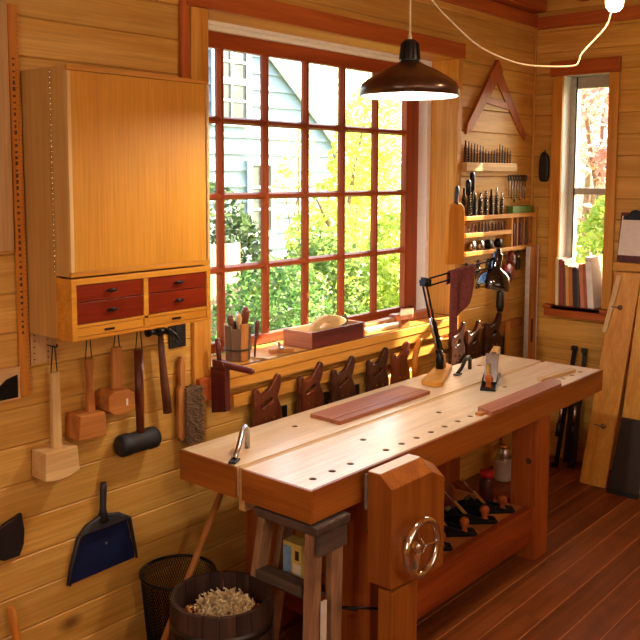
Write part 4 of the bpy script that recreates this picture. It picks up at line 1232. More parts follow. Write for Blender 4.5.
# cloth draped over the arm
t = thing('cloth', 'dark red cloth draped over the arm of the desk lamp', 'cloth', (4.12, 2.46, 1.41))
bm = BM()
NU, NV = 14, 26
def cl(u, v):
    x = 3.955 + .20 * u
    f = (x - E.x) / (HD.x - .05 - E.x)
    az = E.z + (HD.z + .005 - E.z) * f + .022
    ay = 2.50 - .09 * f
    s = v - .30
    L = .27 if s > 0 else .18
    if abs(s) < .06:
        y = ay - s / .06 * .012; z = az - (abs(s) / .06) ** 2 * .012
    else:
        d = abs(s) - .06
        y = ay - math.copysign(.012 + .02 * math.sin(u * 9) * min(1, d * 3) + .012 * d, s)
        z = az - .012 - d * L / .64 * (1.35 - .75 * u if s > 0 else 1.0)
        x += ((-.03 - .09 * u) if s > 0 else .02) * d + .012 * math.sin(v * 7 + u * 2) * d
    return (x, y, z)
grid = [[bm.verts.new(cl(i / NU, j / NV)) for j in range(NV + 1)] for i in range(NU + 1)]
for i in range(NU):
    for j in range(NV):
        f = bm.faces.new((grid[i][j], grid[i + 1][j], grid[i + 1][j + 1], grid[i][j + 1])); f.smooth = True
o = obj('fabric', bm, 'cloth_red', t)
md = o.modifiers.new('solid', 'SOLIDIFY'); md.thickness = .004; md.offset = 0

# ------------------------------------------------------------------ pendant lamp
PX, PY, PZ = 2.67, 1.85, 2.207
t = thing('pendant_lamp', 'dark bronze pendant lamp shining white over the bench', 'lamp', (PX, PY, PZ))
K = .182
bm = BM(); lathe(bm, [(.036, .128), (.05, .118), (.10, .095), (.155, .062), (.176, .045), (K, .028), (K + .002, .0), (K - .002, 0), (K - .004, .027), (.172, .042), (.152, .058), (.10, .09), (.05, .112), (.036, .12)], (PX, PY, PZ), 'Z', 56, True, closed=True)
obj('shade', bm, 'bronze', t)
bm = BM(); lathe(bm, [(K - .0045, .002), (K - .006, .026), (.170, .040), (.150, .056), (.10, .087), (.05, .109), (.036, .116), (.0, .116), (.0, .114), (.036, .114), (.05, .107), (.10, .085), (.15, .054), (.169, .038), (K - .008, .025), (K - .0065, .002)], (PX, PY, PZ), 'Z', 56, True, closed=True)
obj('enamel_lining', bm, 'enamel', t)
bm = BM(); lathe(bm, [(.036, .125), (.036, .135), (.030, .195), (.022, .205), (.0, .205)], (PX, PY, PZ), 'Z', 24); sk = obj('socket_cap', bm, 'black_plastic', t)
bm = BM()
for k in range(12):
    a = 2 * PI * k / 12
    beam(bm, (PX + .037 * math.cos(a), PY + .037 * math.sin(a), PZ + .135), (PX + .031 * math.cos(a), PY + .031 * math.sin(a), PZ + .193), .004, .005, (math.cos(a), math.sin(a), 0))
sub('fins', bm, 'black_metal', sk)
for k in range(3):
    a = 2 * PI * k / 3 + .6
    bm = BM(); lathe(bm, [(0, 0), (.005, 0), (.004, .003), (0, .004)], (PX + .165 * math.cos(a), PY + .165 * math.sin(a), PZ + .056), 'Z', 10); obj('rivet', bm, 'brass', t)
bm = BM(); lathe(bm, [(0, .02), (.018, .024), (.029, .042), (.029, .055), (.02, .075), (.014, .095), (.014, .112), (0, .112)], (PX, PY, PZ - .008), 'Z', 20); obj('bulb', bm, 'bulb_glow_pendant', t)
bm = BM(); lathe(bm, [(.0, .205), (.009, .205), (.006, .225), (.004, .23), (0, .23)], (PX, PY, PZ), 'Z', 12); tube(bm, [(PX, PY, PZ + .225), (PX - .003, PY, PZ + .4), (PX - .004, PY, CZ - .001)], .0042, 8); obj('cord', bm, 'cord_white', t)
bm = BM(); lathe(bm, [(0, 0), (.05, 0), (.05, -.02), (0, -.025)], (PX - .004, PY, CZ - .001), 'Z', 20); obj('ceiling_rose', bm, 'cord_white', t)

# ------------------------------------------------------------------ bare bulb on a draped cord
t = thing('bare_bulb', 'glowing bare bulb with a long draped white cord at the upper right', 'bulb', (2.82, 1.15, 2.44))
bm = BM(); lathe(bm, [(0, 0), (.016, .003), (.027, .015), (.031, .033), (.027, .05), (.017, .068), (.013, .08), (0, .08)], (2.82, 1.148, 2.452), 'Z', 20); obj('bulb', bm, 'bulb_glow', t)
bm = BM(); lathe(bm, [(.0, .08), (.017, .08), (.018, .125), (.01, .135), (0, .135)], (2.82, 1.148, 2.452), 'Z', 16); obj('socket', bm, 'enamel', t)
cp = [(2.50, 1.85, 3.14), (2.53, 1.79, 2.68), (2.588, 1.703, 2.524), (2.634, 1.637, 2.438), (2.685, 1.566, 2.363), (2.749, 1.483, 2.315), (2.804, 1.416, 2.298), (2.887, 1.319, 2.298), (2.905, 1.302, 2.318), (2.912, 1.294, 2.345), (2.971, 1.241, 2.43), (2.985, 1.226, 2.485), (2.97, 1.20, 2.56), (2.92, 1.16, 2.9), (2.90, 1.15, 3.14)]
fine = []
for i in range(len(cp) - 1):
    p0, p1, p2, p3 = (Vector(cp[max(0, min(len(cp) - 1, i + j - 1))]) for j in range(4))
    for s in range(4):
        u = s / 4
        fine.append(0.5 * ((2 * p1) + (p2 - p0) * u + (2 * p0 - 5 * p1 + 4 * p2 - p3) * u * u + (3 * p1 - p0 - 3 * p2 + p3) * u ** 3))
fine.append(Vector(cp[-1]))
bm = BM(); tube(bm, fine, .0034, 8); obj('cord', bm, 'cord_white', t)
bm = BM(); tube(bm, [(2.82, 1.148, 2.586), (2.83, 1.15, 2.8), (2.90, 1.15, 3.13)], .004, 8); obj('drop_cord', bm, 'cord_white', t)
point('bare_bulb_light', (2.82, 1.148, 2.42), 9, (1.0, 0.68, 0.38), .03)
# extra bulb added out of view behind the camera to brighten the room
t = thing('rear_fill_bulb', 'added bare fill bulb hanging out of view behind the camera', 'bulb', (0.9, -0.5, 2.5))
bm = BM(); lathe(bm, [(0, 0), (.016, .003), (.027, .015), (.031, .033), (.027, .05), (.017, .068), (.013, .08), (0, .08)], (0.9, -0.5, 2.5), 'Z', 20); obj('bulb', bm, 'bulb_glow', t)
bm = BM(); lathe(bm, [(.0, .08), (.017, .08), (.018, .125), (.01, .135), (0, .135)], (0.9, -0.5, 2.5), 'Z', 16); obj('socket', bm, 'enamel', t)
bm = BM(); tube(bm, [(0.9, -0.5, 2.634), (0.9, -0.5, 3.03)], .004, 8); obj('cord', bm, 'cord_white', t)
point('rear_fill_bulb_light', (0.9, -0.5, 2.46), 56, (1.0, 0.86, 0.64), .03)

# ------------------------------------------------------------------ wall rack with bits
t = thing('triangle_level', 'dark red wooden A shaped frame hanging above the bit rack', 'frame', (4.9, 2.73, 2.18))
bm = BM(); prism(bm, [(4.86, 2.60), (4.905, 2.64), (4.965, 2.57), (4.60, 2.195), (4.535, 2.165), (4.545, 2.225)], 2.722, 2.74, 'XZ'); obj('arm', bm, 'red_Z', t, .002)
bm = BM(); prism(bm, [(4.905, 2.64), (4.955, 2.60), (5.325, 2.19), (5.315, 2.15), (5.25, 2.19), (4.855, 2.56)], 2.741, 2.7485, 'XZ'); obj('arm', bm, 'red_Z', t, .002)
bm = BM(); prism(bm, [(4.73, 2.37), (5.11, 2.34), (5.09, 2.385), (4.77, 2.415)], 2.7415, 2.7485, 'XZ'); obj('crossbar', bm, 'red_X', t, .002)

R = thing('tool_rack', 'wooden wall rack of narrow shelves right of the window', 'rack', (5.0, 2.75, 1.43))
def shelf(x0, x1, z, y0=2.69, th=.026, m='honey_X'):
    bm = BM(); box(bm, x0, x1, y0, 2.7485, z - th, z); return obj('shelf', bm, m, R, .002)
shelf(4.497, 5.40, 1.675); shelf(4.497, 5.06, 1.572); shelf(4.497, 5.40, 1.46)
bm = BM(); box(bm, 5.062, 5.08, 2.69, 2.7485, 1.461, 1.648); obj('divider', bm, 'honey_Z', R, .002)
bm = BM(); box(bm, 5.401, 5.415, 2.69, 2.7485, 1.43, 1.70); obj('side', bm, 'honey_Z', R, .002)
for x in (5.16, 5.25, 5.335):
    bm = BM(); box(bm, x, x + .012, 2.70, 2.7485, 1.461, 1.648); obj('divider', bm, 'mid_Z', R, .001)
t = thing('bit_shelf', 'small pine shelf block holding a row of drill bits below the A frame', 'shelf', (4.82, 2.74, 1.95))
bm = BM(); box(bm, 4.50, 5.12, 2.695, 2.7485, 1.945, 1.998); obj('block', bm, 'pale_X', t, .003)

def bit_mesh(h, r, turns, mat):
    bm = BM(); n = int(10 * turns) + 4
    prev = None
    for k in range(n + 1):
        z = h * .72 * k / n; a = 2 * PI * turns * k / n
        w_, t_ = r, r * .4
        q = [bm.verts.new((w_ * math.cos(a) * s + t_ * math.sin(a) * s2, w_ * math.sin(a) * s - t_ * math.cos(a) * s2, z)) for s, s2 in ((-1, -1), (1, -1), (1, 1), (-1, 1))]
        if prev:
            for i in range(4): bm.faces.new((prev[i], prev[(i + 1) % 4], q[(i + 1) % 4], q[i]))
        else: bm.faces.new(q[::-1])
        prev = q
    bm.faces.new(prev)
    tube(bm, [(0, 0, h * .7), (0, 0, h)], r * .5, 6)
    return bm
ORD = ['leftmost', 'second', 'third', 'fourth', 'fifth', 'sixth', 'seventh', 'eighth', 'ninth', 'tenth', 'eleventh', 'twelfth', 'thirteenth', 'fourteenth', 'fifteenth', 'sixteenth', 'seventeenth']
def nth(i, n): return ORD[0] if i == 0 else ('rightmost' if i == n - 1 else ORD[i] + ' from left')
rng = random.Random(11)
hs = [.13, .125, .115, .115, .11, .105, .1, .085, .075, .075, .08, .09, .12, .11, .10, .10, .085]
for i, h in enumerate(hs):
    x = 4.525 + i * .0345
    o = obj('drill_bit', bit_mesh(h, .006 if i else .011, 3, ''), 'iron' if i % 4 else 'tool_brown')
    o.location = (x, 2.722, 1.9985); o.rotation_euler = (0, 0, rng.uniform(0, 3))
    tag(o, 'slim drill bit, %s in the row on the small pine shelf block' % nth(i, len(hs)), 'drill bit', 'drill bits on the small shelf block')
for i in range(15):
    h = [.17, .22, .12, .14, .12, .13, .14, .15, .13, .16, .14, .17, .13, .14, .11][i]
    x = 4.53 + i * .033
    o = obj('auger_bit', bit_mesh(h, .0125, 5, ''), 'steel' if i % 3 else 'iron')
    o.location = (x, 2.712 if i % 2 else 2.73, 1.6755); o.rotation_euler = (0, 0, rng.uniform(0, 3))
    tag(o, 'twisted auger bit, %s on the upper shelf of the wall rack' % nth(i, 15), 'auger bit', 'auger bits on the rack upper shelf')
for i in range(13):
    h = rng.uniform(.05, .066)
    o = obj('short_bit', bit_mesh(h, .007, 3, ''), 'steel' if i % 2 else 'tool_brown')
    o.location = (4.525 + i * .041, 2.715, 1.5725)
    tag(o, 'short drill bit, %s on the middle shelf of the wall rack' % nth(i, 13), 'drill bit', 'short bits on the rack middle shelf')
# two dark braces beside the auger bits
for i, (x, h, lb) in enumerate(((4.535, .22, 'dark brace chuck standing left on the rack upper shelf'), (4.58, .265, 'taller dark brace standing beside the auger bits'))):
    bm = BM(); tube(bm, [(x, 2.704, 1.6755), (x, 2.704, 1.6755 + h * .55), (x, 2.704, 1.6755 + h * .6), (x, 2.704, 1.6755 + h * .95), (x, 2.704, 1.6755 + h)], [.006, .006, .015, .016, .009], 10)
    single('brace', lb, 'brace', bm, 'black_metal', (x, 2.704, 1.6755))
t = thing('handled_board', 'orange wooden board with a black handle leaning beside the window casing', 'board', (4.43, 2.71, .99))
bm = outline([(4.342, 1.40), (4.342, 1.71), (4.355, 1.74), (4.38, 1.755), (4.43, 1.755), (4.452, 1.735), (4.46, 1.70), (4.46, 1.40)], [], .022, .002, 'XZ', 2.700)
for v in bm.verts: v.co.y += (4.43 - v.co.x) * .28
obj('board', bm, 'ruler_wood', t)
bm = BM(); tube(bm, [(4.405, 2.707, 1.75), (4.405, 2.707, 1.77), (4.41, 2.706, 1.82), (4.412, 2.706, 1.85), (4.412, 2.706, 1.86)], [.016, .012, .015, .013, .006], 10); obj('handle', bm, 'black_plastic', t)
# metal rounds lying on lower shelf
for i, (x, lb) in enumerate(((4.60, 'shiny round dividers end at the left of the rack lower shelf'), (4.70, 'second shiny round fitting on the rack lower shelf'), (4.80, 'dark round fitting on the rack lower shelf'), (4.93, 'dark fitting at the right of the rack lower shelf'))):
    bm = BM(); lathe(bm, [(0, -.02), (.026, -.02), (.03, -.01), (.03, .01), (.022, .02), (0, .02)], (x, 2.712, 1.4915), 'Y', 18)
    single('round_fitting', lb, 'fitting', bm, 'steel' if i < 2 else 'black_metal', (x, 2.712, 1.4605))
single('green_box', 'flat green box lying on the rack upper shelf', 'box', box(BM(), 5.09, 5.385, 2.70, 2.745, 1.6755, 1.722), 'green_tin', (5.2, 2.72, 1.6755), .003)
# ring-headed bits hanging from nails
for i in range(7):
    x = 5.10 + i * .037
    t = thing('hanging_key', 'thin ringed steel key, %s of those hanging above the green box' % nth(i, 7), 'key', (x, 2.735, 1.90), 'keys hanging above the green box')
    L = .10 + .05 * ((i * 37) % 5) / 5
    bm = BM(); lathe(bm, [(.017 + .004 * math.cos(a), .004 * math.sin(a)) for a in [2 * PI * k / 6 for k in range(6)]], (x, 2.735, 1.905), 'Y', 14, closed=True); obj('ring', bm, 'iron', t)
    bm = BM(); tube(bm, [(x, 2.735, 1.886), (x, 2.735, 1.886 - L)], .0045, 6); obj('shaft', bm, 'steel', t)
    bm = BM(); tube(bm, [(x, 2.749, 1.918), (x, 2.726, 1.918)], .002, 5); obj('nail', bm, 'iron', t)
# handled tools in the cubbies
for i, (x, m) in enumerate(((5.12, 'purple_Z'), (5.21, 'purple_Z'), (5.298, 'weather_Z'))):
    lb = ['dark handled tool in the left cubby of the rack', 'dark handled tool in the middle cubby of the rack', 'grey handled tool in the right cubby of the rack'][i]
    bm = BM(); tube(bm, [(x, 2.722, 1.4605), (x, 2.722, 1.48), (x, 2.722, 1.55), (x, 2.722, 1.60), (x, 2.722, 1.615)], [.018, .026, .022, .026, .014], 10)
    single('cubby_tool', lb, 'tool', bm, m, (x, 2.722, 1.4605))
# pliers hanging under the rack
def pliers(label, x, ztop, L, mat):
    t = thing('pliers', label, 'pliers', (x, 2.72, ztop - L), 'pliers hanging under the rack')
    for s in (-1, 1):
        bm = BM(); tube(bm, [(x + s * .004, 2.722, ztop), (x + s * .012, 2.722, ztop - L * .2), (x - s * .003, 2.722, ztop - L * .34), (x - s * .02, 2.722, ztop - L * .55), (x - s * .018, 2.722, ztop - L * .85), (x - s * .014, 2.722, ztop - L)], [.004, .008, .009, .008, .008, .005], 8)
        obj('handle', bm, mat, t)
    bm = BM(); lathe(bm, [(0, -.012), (.012, -.012), (.012, .012), (0, .012)], (x, 2.722, ztop - L * .32), 'Y', 14); obj('pivot', bm, 'steel', t)
    bm = BM(); tube(bm, [(x, 2.749, ztop - .01), (x, 2.705, ztop - .008)], .003, 6); obj('nail', bm, 'iron', t)
pliers('black pliers hanging leftmost under the rack beside the cloth', 4.56, 1.39, .19, 'black_metal')
pliers('steel pliers hanging second under the rack', 4.70, 1.40, .18, 'iron')
pliers('steel pliers hanging third under the rack behind the lamp shade', 4.82, 1.40, .17, 'iron')
pliers('pliers hanging under the rack right of the red disc', 5.22, 1.425, .13, 'iron')
pliers('rightmost pliers hanging under the rack by the corner', 5.36, 1.425, .13, 'black_metal')
pliers('long pliers hanging under the rack between lamp and red disc', 4.96, 1.43, .14, 'black_metal')
t = thing('red_disc', 'round red plastic reel hanging under the rack', 'reel', (5.05, 2.72, 1.2))
bm = BM(); lathe(bm, [(0, -.018), (.06, -.018), (.068, -.008), (.068, .008), (.06, .018), (0, .018)], (5.05, 2.71, 1.285), 'Y', 28); obj('case', bm, 'red_tool', t)
bm = BM(); lathe(bm, [(0, -.004), (.02, -.004), (.02, 0), (0, 0)], (5.05, 2.691, 1.285), 'Y', 18); obj('hub', bm, 'black_plastic', t)
bm = BM(); tube(bm, [(5.05, 2.71, 1.352), (5.05, 2.71, 1.40), (5.05, 2.749, 1.40)], .003, 6); obj('hanger', bm, 'iron', t)
t = thing('spokeshave', 'reddish spokeshave hanging from the rack above the red disc', 'spokeshave', (5.12, 2.72, 1.33))
bm = BM(); tube(bm, [(5.12, 2.722, 1.43), (5.12, 2.722, 1.40), (5.12, 2.722, 1.36), (5.12, 2.722, 1.33)], [.012, .022, .026, .012], 10); obj('body', bm, 'red_tool', t)
bm = BM(); box(bm, 5.108, 5.132, 2.694, 2.702, 1.345, 1.40); obj('blade', bm, 'steel', t)
t = thing('hanging_clamp', 'black clamp with knurled handle hanging below the lamp shade', 'clamp', (4.97, 2.70, 1.04))
bm = BM(); tube(bm, [(4.97, 2.71, 1.19), (4.97, 2.71, 1.17), (4.97, 2.71, 1.08), (4.97, 2.71, 1.045)], [.010, .024, .026, .018], 12); obj('handle', bm, 'black_plastic', t)
bm = BM(); box(bm, 4.955, 4.985, 2.70, 2.72, 1.19, 1.25); box(bm, 4.93, 4.985, 2.70, 2.72, 1.20, 1.222); obj('jaw', bm, 'black_metal', t, .002)
bm = BM(); tube(bm, [(4.97, 2.749, 1.245), (4.97, 2.695, 1.245)], .003, 6); obj('nail', bm, 'iron', t)
# level standing in the corner
t = thing('spirit_level', 'long wooden spirit level with bright metal edges standing in the corner', 'spirit level', (5.32, 2.67, 0))
bm = BM(); box(bm, 5.262, 5.378, 2.658, 2.68, .001, 1.45); obj('body', bm, 'mid_Z', t, .001)
for x in (5.2555, 5.3785):
    bm = BM(); box(bm, x, x + .006, 2.654, 2.684, .001, 1.452); obj('edge', bm, 'alu_pale', t, .001)
bm = BM(); lathe(bm, [(0, 0), (.024, 0), (.026, .003), (0, .003)], (5.32, 2.6545, 1.16), 'Y', 18, False); obj('vial', bm, 'brass', t)
bm = BM(); box(bm, 5.303, 5.337, 2.6565, 2.6575, .80, .96); obj('grip_slot', bm, 'purple_Z', t)

# ------------------------------------------------------------------ right wall items
t = thing('black_case', 'black tool pouch hanging on the right wall by the corner', 'pouch', (5.43, 2.652, 1.89))
bm = outline(smooth_poly([(2.628, 1.90), (2.650, 1.888), (2.676, 1.90), (2.68, 2.0), (2.67, 2.06), (2.652, 2.07), (2.635, 2.05), (2.626, 2.0)], 3), [], .03, .008, 'YZ', 5.425); obj('pouch', bm, 'black_plastic', t)
bm = BM(); tube(bm, [(5.425, 2.652, 2.068), (5.425, 2.652, 2.085), (5.441, 2.652, 2.088)], .004, 6); obj('hanger', bm, 'iron', t)
# books
bz = 1.0605
bi = 0
y = 2.525
specs = [(.022, .315, 0, .02), (.027, .31, 1, .05), (.011, .30, 9, .055), (.022, .275, 3, .055), (.024, .265, 2, .055), (.028, .262, 4, .055), (.012, .25, 5, .06), (.026, .285, 6, .085), (.018, .29, 7, .085), (.040, .335, 8, .09)]
names = ['cream book at the left of the window ledge', 'maroon book beside the cream one on the ledge', 'thin brown book between maroon and amber ones', 'amber yellow book on the ledge', 'orange brown book on the ledge', 'thick black book in the middle of the ledge', 'thin slate grey book beside the black one', 'salmon orange leaning book on the ledge', 'rust red leaning book next to the binder', 'large white binder at the right of the ledge']
for (w_, h, ci, lean), lb in zip(specs, names):
    t = thing('book' if ci != 8 else 'binder', lb, 'book', (5.44, y - w_ / 2, bz), 'books on the ledge of the narrow window')
    dx0, dx1 = 5.385, 5.54
    dy = -lean * h if False else lean * h
    def qd(x, yy, z): return (x, yy + lean * z, bz + z)
    # spine and covers
    bm = BM(); hull_box(bm, [qd(dx0, y - w_, .001), qd(dx1, y - w_, .001), qd(dx1, y - w_ + .003, .001), qd(dx0, y - w_ + .003, .001)], [qd(dx0, y - w_, h), qd(dx1, y - w_, h), qd(dx1, y - w_ + .003, h), qd(dx0, y - w_ + .003, h)])
    hull_box(bm, [qd(dx0, y - .003, .001), qd(dx1, y - .003, .001), qd(dx1, y, .001), qd(dx0, y, .001)], [qd(dx0, y - .003, h), qd(dx1, y - .003, h), qd(dx1, y, h), qd(dx0, y, h)])
    hull_box(bm, [qd(dx0 - .003, y - w_, .001), qd(dx0, y - w_, .001), qd(dx0, y, .001), qd(dx0 - .003, y, .001)], [qd(dx0 - .003, y - w_, h), qd(dx0, y - w_, h), qd(dx0, y, h), qd(dx0 - .003, y, h)])
    obj('cover', bm, 'book_%d' % ci, t)
    bm = BM(); hull_box(bm, [qd(dx0 + .0005, y - w_ + .0035, .004), qd(dx1 - .006, y - w_ + .0035, .004), qd(dx1 - .006, y - .0035, .004), qd(dx0 + .0005, y - .0035, .004)], [qd(dx0 + .0005, y - w_ + .0035, h - .006), qd(dx1 - .006, y - w_ + .0035, h - .006), qd(dx1 - .006, y - .0035, h - .006), qd(dx0 + .0005, y - .0035, h - .006)])
    obj('pages', bm, 'paper', t)
    if ci == 8:
        for z in (.31,):
            for yy in (y - .012, y - .033):
                bm = BM(); lathe(bm, [(0, 0), (.004, 0), (.004, -.001), (0, -.001)], (dx0 - .0035, yy + lean * z, bz + z), 'X', 10, False); obj('hole', bm, 'tick', t)
    y -= w_ + .002
    bi += 1
    if bi < len(specs): y -= max(0, specs[bi][3] - lean) * min(h, specs[bi][1])
# ledge, clipboard
bm = BM(); box(bm, 5.385, WX - .0015, 0.9, 2.145, 1.322, 1.374); obj('trim_20', bm, 'honey_Y', None, .003)['kind'] = 'structure'
t = thing('clipboard', 'brown clipboard with a pinkish white paper hanging on the right wall', 'clipboard', (5.43, 2.01, 1.38))
bm = BM(); hull_box(bm, [(5.405, 1.885, 1.378), (5.411, 1.885, 1.378), (5.411, 2.128, 1.378), (5.405, 2.128, 1.378)], [(5.430, 1.885, 1.69), (5.436, 1.885, 1.69), (5.436, 2.118, 1.69), (5.430, 2.118, 1.69)]); obj('board', bm, 'purple_Z', t, .002)
bm = BM(); hull_box(bm, [(5.4055, 1.89, 1.42), (5.4075, 1.89, 1.42), (5.4075, 2.122, 1.42), (5.4055, 2.122, 1.42)], [(5.426, 1.895, 1.668), (5.428, 1.895, 1.668), (5.428, 2.108, 1.668), (5.426, 2.108, 1.668)]); obj('paper', bm, 'paper', t)
bm = BM(); prism(bm, [(2.10, 1.645), (2.095, 1.668), (2.06, 1.68), (2.05, 1.70), (2.02, 1.71), (1.99, 1.70), (1.98, 1.68), (1.94, 1.668), (1.935, 1.645)], 5.412, 5.424, 'YZ'); obj('clip', bm, 'black_metal', t, .003)
# tall planks leaning on the right wall
def leaning(name, label, yb0, yb1, yt0, yt1, ztop, xb, xt, mat, th=.024, extra=None):
    t = thing(name, label, 'plank', (xb, (yb0 + yb1) / 2, 0), 'planks leaning on the right wall')
    bm = BM(); hull_box(bm, [(xb, yb0, .001), (xb + th, yb0, .001), (xb + th, yb1, .001), (xb, yb1, .001)], [(xt, yt0, ztop), (xt + th, yt0, ztop), (xt + th, yt1, ztop), (xt, yt1, ztop)])
    obj('board', bm, mat, t, .003)
    return t
t = leaning('leaning_plank', 'tall honey plank with two bolts leaning on the right wall', 2.018, 2.185, 1.945, 2.11, 1.318, 5.08, 5.345, 'honey_Z')
def on_plank(z): return 5.08 + (5.345 - 5.08) * z / 1.318
for z, yy in ((1.10, 2.05), (.37, 2.07)):
    bm = BM(); lathe(bm, [(0, 0), (.014, 0), (.016, -.002), (.016, -.008), (.006, -.010), (.006, -.02), (0, -.02)], (on_plank(z), yy, z), 'X', 16)
    tube(bm, [(on_plank(z) - .012, yy, z), (on_plank(z) - .014, yy + .055, z + .004)], .0035, 6); obj('bolt', bm, 'steel', t)
bm = BM(); hull_box(bm, [(on_plank(.94) - .013, 2.118, .94), (on_plank(.94) - .001, 2.118, .94), (on_plank(.94) - .001, 2.146, .94), (on_plank(.94) - .013, 2.146, .94)],
                    [(on_plank(1.30) - .013, 2.06, 1.30), (on_plank(1.30) - .001, 2.06, 1.30), (on_plank(1.30) - .001, 2.092, 1.30), (on_plank(1.30) - .013, 2.092, 1.30)]); obj('batten', bm, 'pale_Z', t, .001)
t = leaning('leaning_plank', 'second honey plank leaning beside the bolted one on the right wall', 1.76, 1.985, 1.72, 1.945, 1.318, 5.11, 5.35, 'honey_Z', .022)
for z in (.80, .84):
    bm = BM(); lathe(bm, [(0, 0), (.009, 0), (.009, -.004), (0, -.004)], (5.11 + .24 * z / 1.318, 1.845, z), 'X', 12, False); obj('screw', bm, 'black_metal', t)
t = thing('dark_board', 'black board standing on the floor before the leaning planks', 'panel', (5.04, 1.88, 0))
bm = BM(); hull_box(bm, [(5.03, 1.80, .001), (5.05, 1.80, .001), (5.05, 1.985, .001), (5.03, 1.985, .001)], [(5.115, 1.78, .455), (5.135, 1.78, .455), (5.135, 1.945, .455), (5.115, 1.945, .455)]); obj('panel', bm, 'dark_stain', t, .003)
bm = BM(); box(bm, 5.022, 5.0295, 1.80, 1.985, .001, .03); obj('foot_strip', bm, 'black_rubber', t)
# bar clamps leaning behind the bench end
def bar_clamp(label, bx, by, tx, ty, tz, mat):
    t = thing('bar_clamp', label, 'clamp', (bx, by, 0), 'bar clamps leaning on the right wall')
    p, q = Vector((bx, by, .001)), Vector((tx, ty, tz))
    d = (q - p)
    bm = BM(); beam(bm, p, q, .030, .008, (1, 0, .3)); obj('bar', bm, mat, t, .001)
    for f, L in ((.03, .09), (.55, .10), (.97, .06)):
        c = p + d * f
        bm = BM(); beam(bm, c, c + Vector((-L, -L * .1, .02)), .022, .045, (0, 0, 1), .016, .03); obj('jaw', bm, 'black_metal', t, .003)
    c = p + d * .55 + Vector((-.08, -.008, 0))
    bm = BM(); tube(bm, [c, c + d.normalized() * -.14], .011, 10); obj('screw', bm, 'steel', t)
    bm = BM(); tube(bm, [c + d.normalized() * -.13, c + d.normalized() * -.22], [.016, .014], 10); obj('handle', bm, 'black_plastic', t)
    return t
bar_clamp('black bar clamp leaning left behind the bench right end', 5.24, 2.42, 5.40, 2.38, .80, 'black_metal')
bar_clamp('bar clamp with tall top leaning behind the bench right end', 5.30, 2.33, 5.41, 2.315, .79, 'iron')
single('grey_sheet', 'dark grey narrow sheet leaning between the bar clamps', 'sheet', hull_box(BM(), [(5.37, 2.34, .001), (5.377, 2.34, .001), (5.377, 2.43, .001), (5.37, 2.43, .001)], [(5.425, 2.32, .66), (5.432, 2.32, .66), (5.432, 2.41, .66), (5.425, 2.41, .66)]), 'iron', (5.37, 2.385, 0), .001)

# ------------------------------------------------------------------ stool, tin, barrel, basket, stick
t = thing('step_stool', 'weathered grey wooden step stool under the left end of the bench', 'stool', (2.2, 2.0, 0))
bm = BM(); hull_box(bm, [(2.155, 1.85, .688), (2.335, 1.85, .688), (2.335, 2.15, .688), (2.155, 2.15, .688)], [(2.15, 1.845, .722), (2.34, 1.845, .722), (2.34, 2.155, .722), (2.15, 2.155, .722)]); obj('top', bm, 'weatherdark_Y', t, .006)
bm = BM(); box(bm, 2.175, 2.325, 1.852, 1.874, .61, .687); obj('end_apron', bm, 'weatherdark_X', t, .003)
for (tx, ty, fx, fy, nm) in ((2.19, 1.893, 2.222, 1.94, 'a'), (2.19, 2.12, 2.222, 2.27, 'b'), (2.305, 1.893, 2.35, 1.94, 'c'), (2.305, 2.12, 2.35, 2.27, 'd')):
    bm = BM(); hull_box(bm, [(fx - .03, fy - .016, .001), (fx + .03, fy - .016, .001), (fx + .03, fy + .016, .001), (fx - .03, fy + .016, .001)], [(tx - .03, ty - .016, .687), (tx + .03, ty - .016, .687), (tx + .03, ty + .016, .687), (tx - .03, ty + .016, .687)])
    obj('leg', bm, 'weatherlight_Z', t, .003)
bm = BM(); box(bm, 2.165, 2.225, 1.935, 2.155, .445, .48); obj('step', bm, 'weatherdark_Y', t, .003)
bm = BM(); box(bm, 2.226, 2.34, 1.935, 2.155, .40, .418); obj('inner_shelf', bm, 'weatherdark_Y', t, .002)
single('white_strip', 'white painted strip leaning against the near leg of the stool', 'strip', hull_box(BM(), [(2.235, 1.895, .001), (2.26, 1.895, .001), (2.26, 1.905, .001), (2.235, 1.905, .001)], [(2.225, 1.882, .42), (2.25, 1.882, .42), (2.25, 1.892, .42), (2.225, 1.892, .42)]), 'paper', (2.21, 1.85, 0), .001)
t = thing('tin_box', 'yellow and blue printed carton standing on the stool under the bench', 'carton', (2.28, 2.05, .4185))
bm = BM(); box(bm, 2.245, 2.30, 2.00, 2.09, .419, .585); obj('carton', bm, 'tin_yellow', t, .001)
bm = BM(); box(bm, 2.2435, 2.2445, 2.05, 2.086, .425, .57); obj('blue_panel', bm, 'tin_blue', t)
bm = BM(); box(bm, 2.2435, 2.2445, 2.012, 2.03, .525, .56); obj('dark_panel', bm, 'tin_dark', t)
bm = BM(); box(bm, 2.2435, 2.2445, 2.004, 2.04, .435, .51); obj('white_panel', bm, 'paper', t)
bm = BM(); box(bm, 2.262, 2.29, 1.9985, 1.9995, .50, .57); obj('red_panel', bm, 'tin_red', t)
